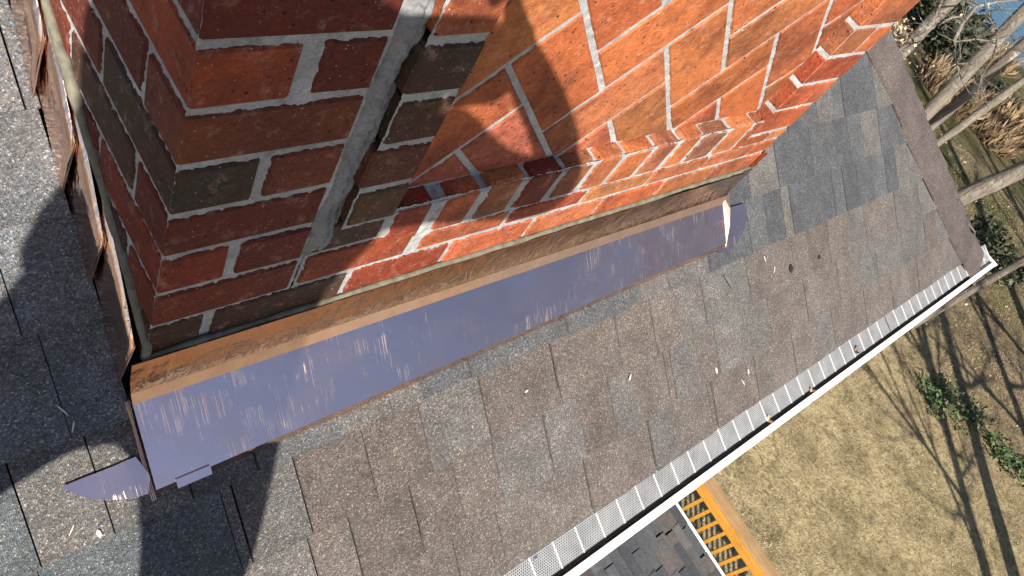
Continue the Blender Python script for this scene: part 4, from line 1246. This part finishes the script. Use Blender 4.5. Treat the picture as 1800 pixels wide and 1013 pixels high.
che = pv(SV(-0.100, -0.16, -0.36), 0.180, 1, wai)
nkb = pv(SV(-0.085, -0.045, -0.33), 0.085, 1, che)
nck = pv(SV(-0.088, 0.02, -0.30), 0.060, 0, nkb)
hd0 = pv(SV(-0.088, 0.075, -0.25), 0.096, 0, nck)
hd1 = pv(SV(-0.088, 0.140, -0.24), 0.098, 0, hd0)
hd2 = pv(SV(-0.090, 0.185, -0.24), 0.062, 0, hd1)
nos = pv(V[hd0] - Vector((0, 0, ZO)) + FH*0.100 + UPV*0.01, 0.016, 0, hd0)
# right arm, raised, hand round the phone
rs = pv(SV(0.055, -0.090, -0.32), 0.108, 1, nkb)
ru = pv(SV(0.172, -0.100, -0.28), 0.060, 1, rs)
re = pv(SV(0.300, -0.074, -0.23), 0.057, 1, ru)
rf = pv(SV(0.252, -0.005, -0.13), 0.040, 1, re)
rw = pv(SV(0.186, 0.034, -0.05), 0.034, 0, rf)
rp_ = pv(SV(0.142, 0.048, -0.028), (0.036, 0.030), 0, rw)
arm_pit = pv(SV(0.010, -0.200, -0.34), 0.088, 1, che)
# left arm hanging at the side, bent forward
ls = pv(SV(-0.225, -0.080, -0.34), 0.068, 1, nkb)
lu = pv(SV(-0.228, -0.200, -0.36), 0.050, 1, ls)
le = pv(SV(-0.256, -0.372, -0.36), 0.045, 1, lu)
lw = pv(SV(-0.215, -0.350, -0.20), 0.030, 0, le)
lp = pv(SV(-0.190, -0.370, -0.12), (0.032, 0.022), 0, lw)
# legs: right foot on the plank, left foot on the shingles
rh = pv(SV(-0.035, -0.49, -0.36), 0.098, 2, pel)
rk = pv(SV(0.030, -0.70, -0.36), 0.068, 2, rh)
plank_u = -1.215
ra_p = BP(0.03, -0.47, plank_u + 0.09)
ra = pv(ra_p, 0.046, 2, rk)
rt = pv(BP(0.03, -0.46, plank_u + 0.045), 0.044, 3, ra); rt2 = pv(BP(0.04, -0.30, plank_u + 0.035), 0.036, 3, rt)
lh = pv(SV(-0.205, -0.47, -0.36), 0.095, 2, pel)
lk = pv(SV(-0.340, -0.70, -0.30), 0.062, 2, lh)
lf_xy = BP(-0.46, -0.40, 0); lz = Z0 + TA*lf_xy.y
la = pv(Vector((lf_xy.x, lf_xy.y, lz + 0.10)), 0.046, 2, lk)
lt = pv(Vector((lf_xy.x, lf_xy.y, lz + 0.055)), 0.044, 3, la); tip = lf_xy + FH*0.15
lt2 = pv(Vector((tip.x, tip.y, Z0 + TA*tip.y + 0.045)), 0.036, 3, lt)
# fingers (phone frame: pr right along the phone, pu up across it)
pr_, pu_, pfw = RIGHT, -DOWN, FWD
def PH(a, b, c): return CAM + pr_*a + pu_*b + pfw*c
# phone body behind the lens
def chain(pts, r, root):
    prev = root
    for i, q in enumerate(pts): prev = pv(q, r*(1 - 0.12*i), 0, prev)
chain([PH(0.116, 0.054, -0.030), PH(0.098, 0.056, -0.012), PH(0.083, 0.046, -0.006)], 0.0085, rp_)       # index finger along the top edge
chain([PH(0.140, 0.030, -0.020), PH(0.138, 0.020, -0.006), PH(0.118, 0.012, -0.004)], 0.0085, rp_)
chain([PH(0.142, 0.010, -0.020), PH(0.138, 0.000, -0.006), PH(0.118, -0.006, -0.004)], 0.0085, rp_)
chain([PH(0.140, -0.026, -0.020), PH(0.112, -0.045, -0.014), PH(0.082, -0.047, -0.012), PH(0.056, -0.043, -0.013)], 0.0135, rp_)
chain([PH(0.132, 0.030, -0.034), PH(0.116, 0.018, -0.028), PH(0.100, 0.012, -0.025)], 0.0095, rp_)       # thumb on the screen side
for k in range(4):                                # left hand, loosely curled
    o_ = RH*(0.018*k - 0.03); b0 = V[lp] - Vector((0, 0, ZO))
    chain([b0 + o_ + FH*0.04 - UPV*0.01, b0 + o_ + FH*0.065 - UPV*0.035, b0 + o_ + FH*0.05 - UPV*0.055], 0.0085, lp)
b0 = V[lp] - Vector((0, 0, ZO)); chain([b0 + RH*0.04 + FH*0.01, b0 + RH*0.05 + FH*0.035 - UPV*0.015], 0.0095, lp)
me = bpy.data.meshes.new('person'); me.from_pydata([tuple(v) for v in V], E, [])
tmp = bpy.data.objects.new('person_rig', me); COL.objects.link(tmp)
sk = tmp.modifiers.new('skin', 'SKIN'); sk.use_smooth_shade = True
ss = tmp.modifiers.new('sub', 'SUBSURF'); ss.levels = 2; ss.render_levels = 2
for i, r in enumerate(Rd):
    me.skin_vertices[0].data[i].radius = r; me.skin_vertices[0].data[i].use_root = (i == pel)
dg = bpy.context.evaluated_depsgraph_get()
pm_ = bpy.data.meshes.new_from_object(tmp.evaluated_get(dg))
bpy.data.objects.remove(tmp)
foot = np.array([*(BP(-0.1, -0.36, 0))]) ; foot[2] = plank_u + ZO
co_ = np.empty(len(pm_.vertices)*3); pm_.vertices.foreach_get('co', co_); co_ = co_.reshape(-1, 3)
sv = np.array([tuple(v) for v in V])
# nearest bone sample decides the cloth
samp, stg = [], []
for a_, b_ in E:
    for t in np.linspace(0, 1, 8): samp.append(sv[a_]*(1 - t) + sv[b_]*t); stg.append(Tg[b_] if t > 0.5 else Tg[a_])
samp = np.array(samp); stg = np.array(stg)
pm_.materials.clear()
for m_ in mats: pm_.materials.append(m_)
cen = np.array([tuple(p.center) for p in pm_.polygons])
idx = np.concatenate([np.argmin(((cen[i:i+500, None, :] - samp[None])**2).sum(-1), 1) for i in range(0, len(cen), 500)])
pm_.polygons.foreach_set('material_index', [int(t) for t in stg[idx]])
pm_.vertices.foreach_set('co', (co_ - foot).ravel()); pm_.update()
person = bpy.data.objects.new('person', pm_); COL.objects.link(person); person.location = foot; LOC[person] = Vector(foot)
tag(person, 'person in dark jacket holding up a phone, whose shadow falls across chimney and roof', 'person')
# hair, eyes
hb = bmesh.new(); bmesh.ops.create_icosphere(hb, subdivisions=3, radius=1)
hc = V[hd1] - Vector((0, 0, ZO))
hv = []
for v in hb.verts:
    d = Vector(v.co); k = 1.0
    w = hc - FH*0.012 + Vector((d.x*0.094, d.y*0.094, d.z*0.085 + 0.012))
    hv.append(w)
hfc = [tuple(x.index for x in f.verts) for f in hb.faces if (Vector(f.calc_center_median()).dot(FH) < 0.45 and Vector(f.calc_center_median()).z > -0.75) or Vector(f.calc_center_median()).z > 0.55]
hb.free()
obj('hair', hv, hfc, plain('brown_hair', (0.05, 0.03, 0.02), 0.8, 0, 0.4, 200), person, True)
for s in (-1, 1):
    eb_ = MB(); c_ = V[hd0]*0.5 + V[hd1]*0.5 - Vector((0, 0, ZO)) + FH*0.078 + RH*0.032*s
    bm = bmesh.new(); bmesh.ops.create_icosphere(bm, subdivisions=2, radius=0.012)
    obj('eye', [Vector(v.co) + c_ for v in bm.verts], [tuple(x.index for x in f.verts) for f in bm.faces], plain('eye', (0.3, 0.3, 0.3), 0.2), person, True); bm.free()
# phone
phm = MB()
def pbox(a0, a1, b0_, b1, c0, c1, bev=0.004):
    P = []
    out = [(a0 + bev, b0_), (a1 - bev, b0_), (a1, b0_ + bev), (a1, b1 - bev), (a1 - bev, b1), (a0 + bev, b1), (a0, b1 - bev), (a0, b0_ + bev)]
    n = len(out); m = MB()
    m.add([PH(a, b, c0) for a, b in out] + [PH(a, b, c1) for a, b in out], [tuple(range(n))[::-1], tuple(range(n, 2*n))] + [(i, (i+1) % n, n + (i+1) % n, n + i) for i in range(n)])
    return m
phone = pbox(-0.018, 0.126, -0.037, 0.0325, -0.0175, -0.0085).build('phone', plain('phone_shell', (0.03, 0.03, 0.032), 0.3))
tag(phone, 'dark phone held out in the right hand to take the picture', 'phone')
pbox(-0.010, 0.118, -0.033, 0.029, -0.0182, -0.01755).build('screen', plain('phone_glass', (0.01, 0.01, 0.012), 0.08), phone)
pbox(-0.007, 0.007, -0.007, 0.007, -0.0084, -0.0074, 0.003).build('lens', plain('lens_glass', (0.01, 0.01, 0.015), 0.05), phone)
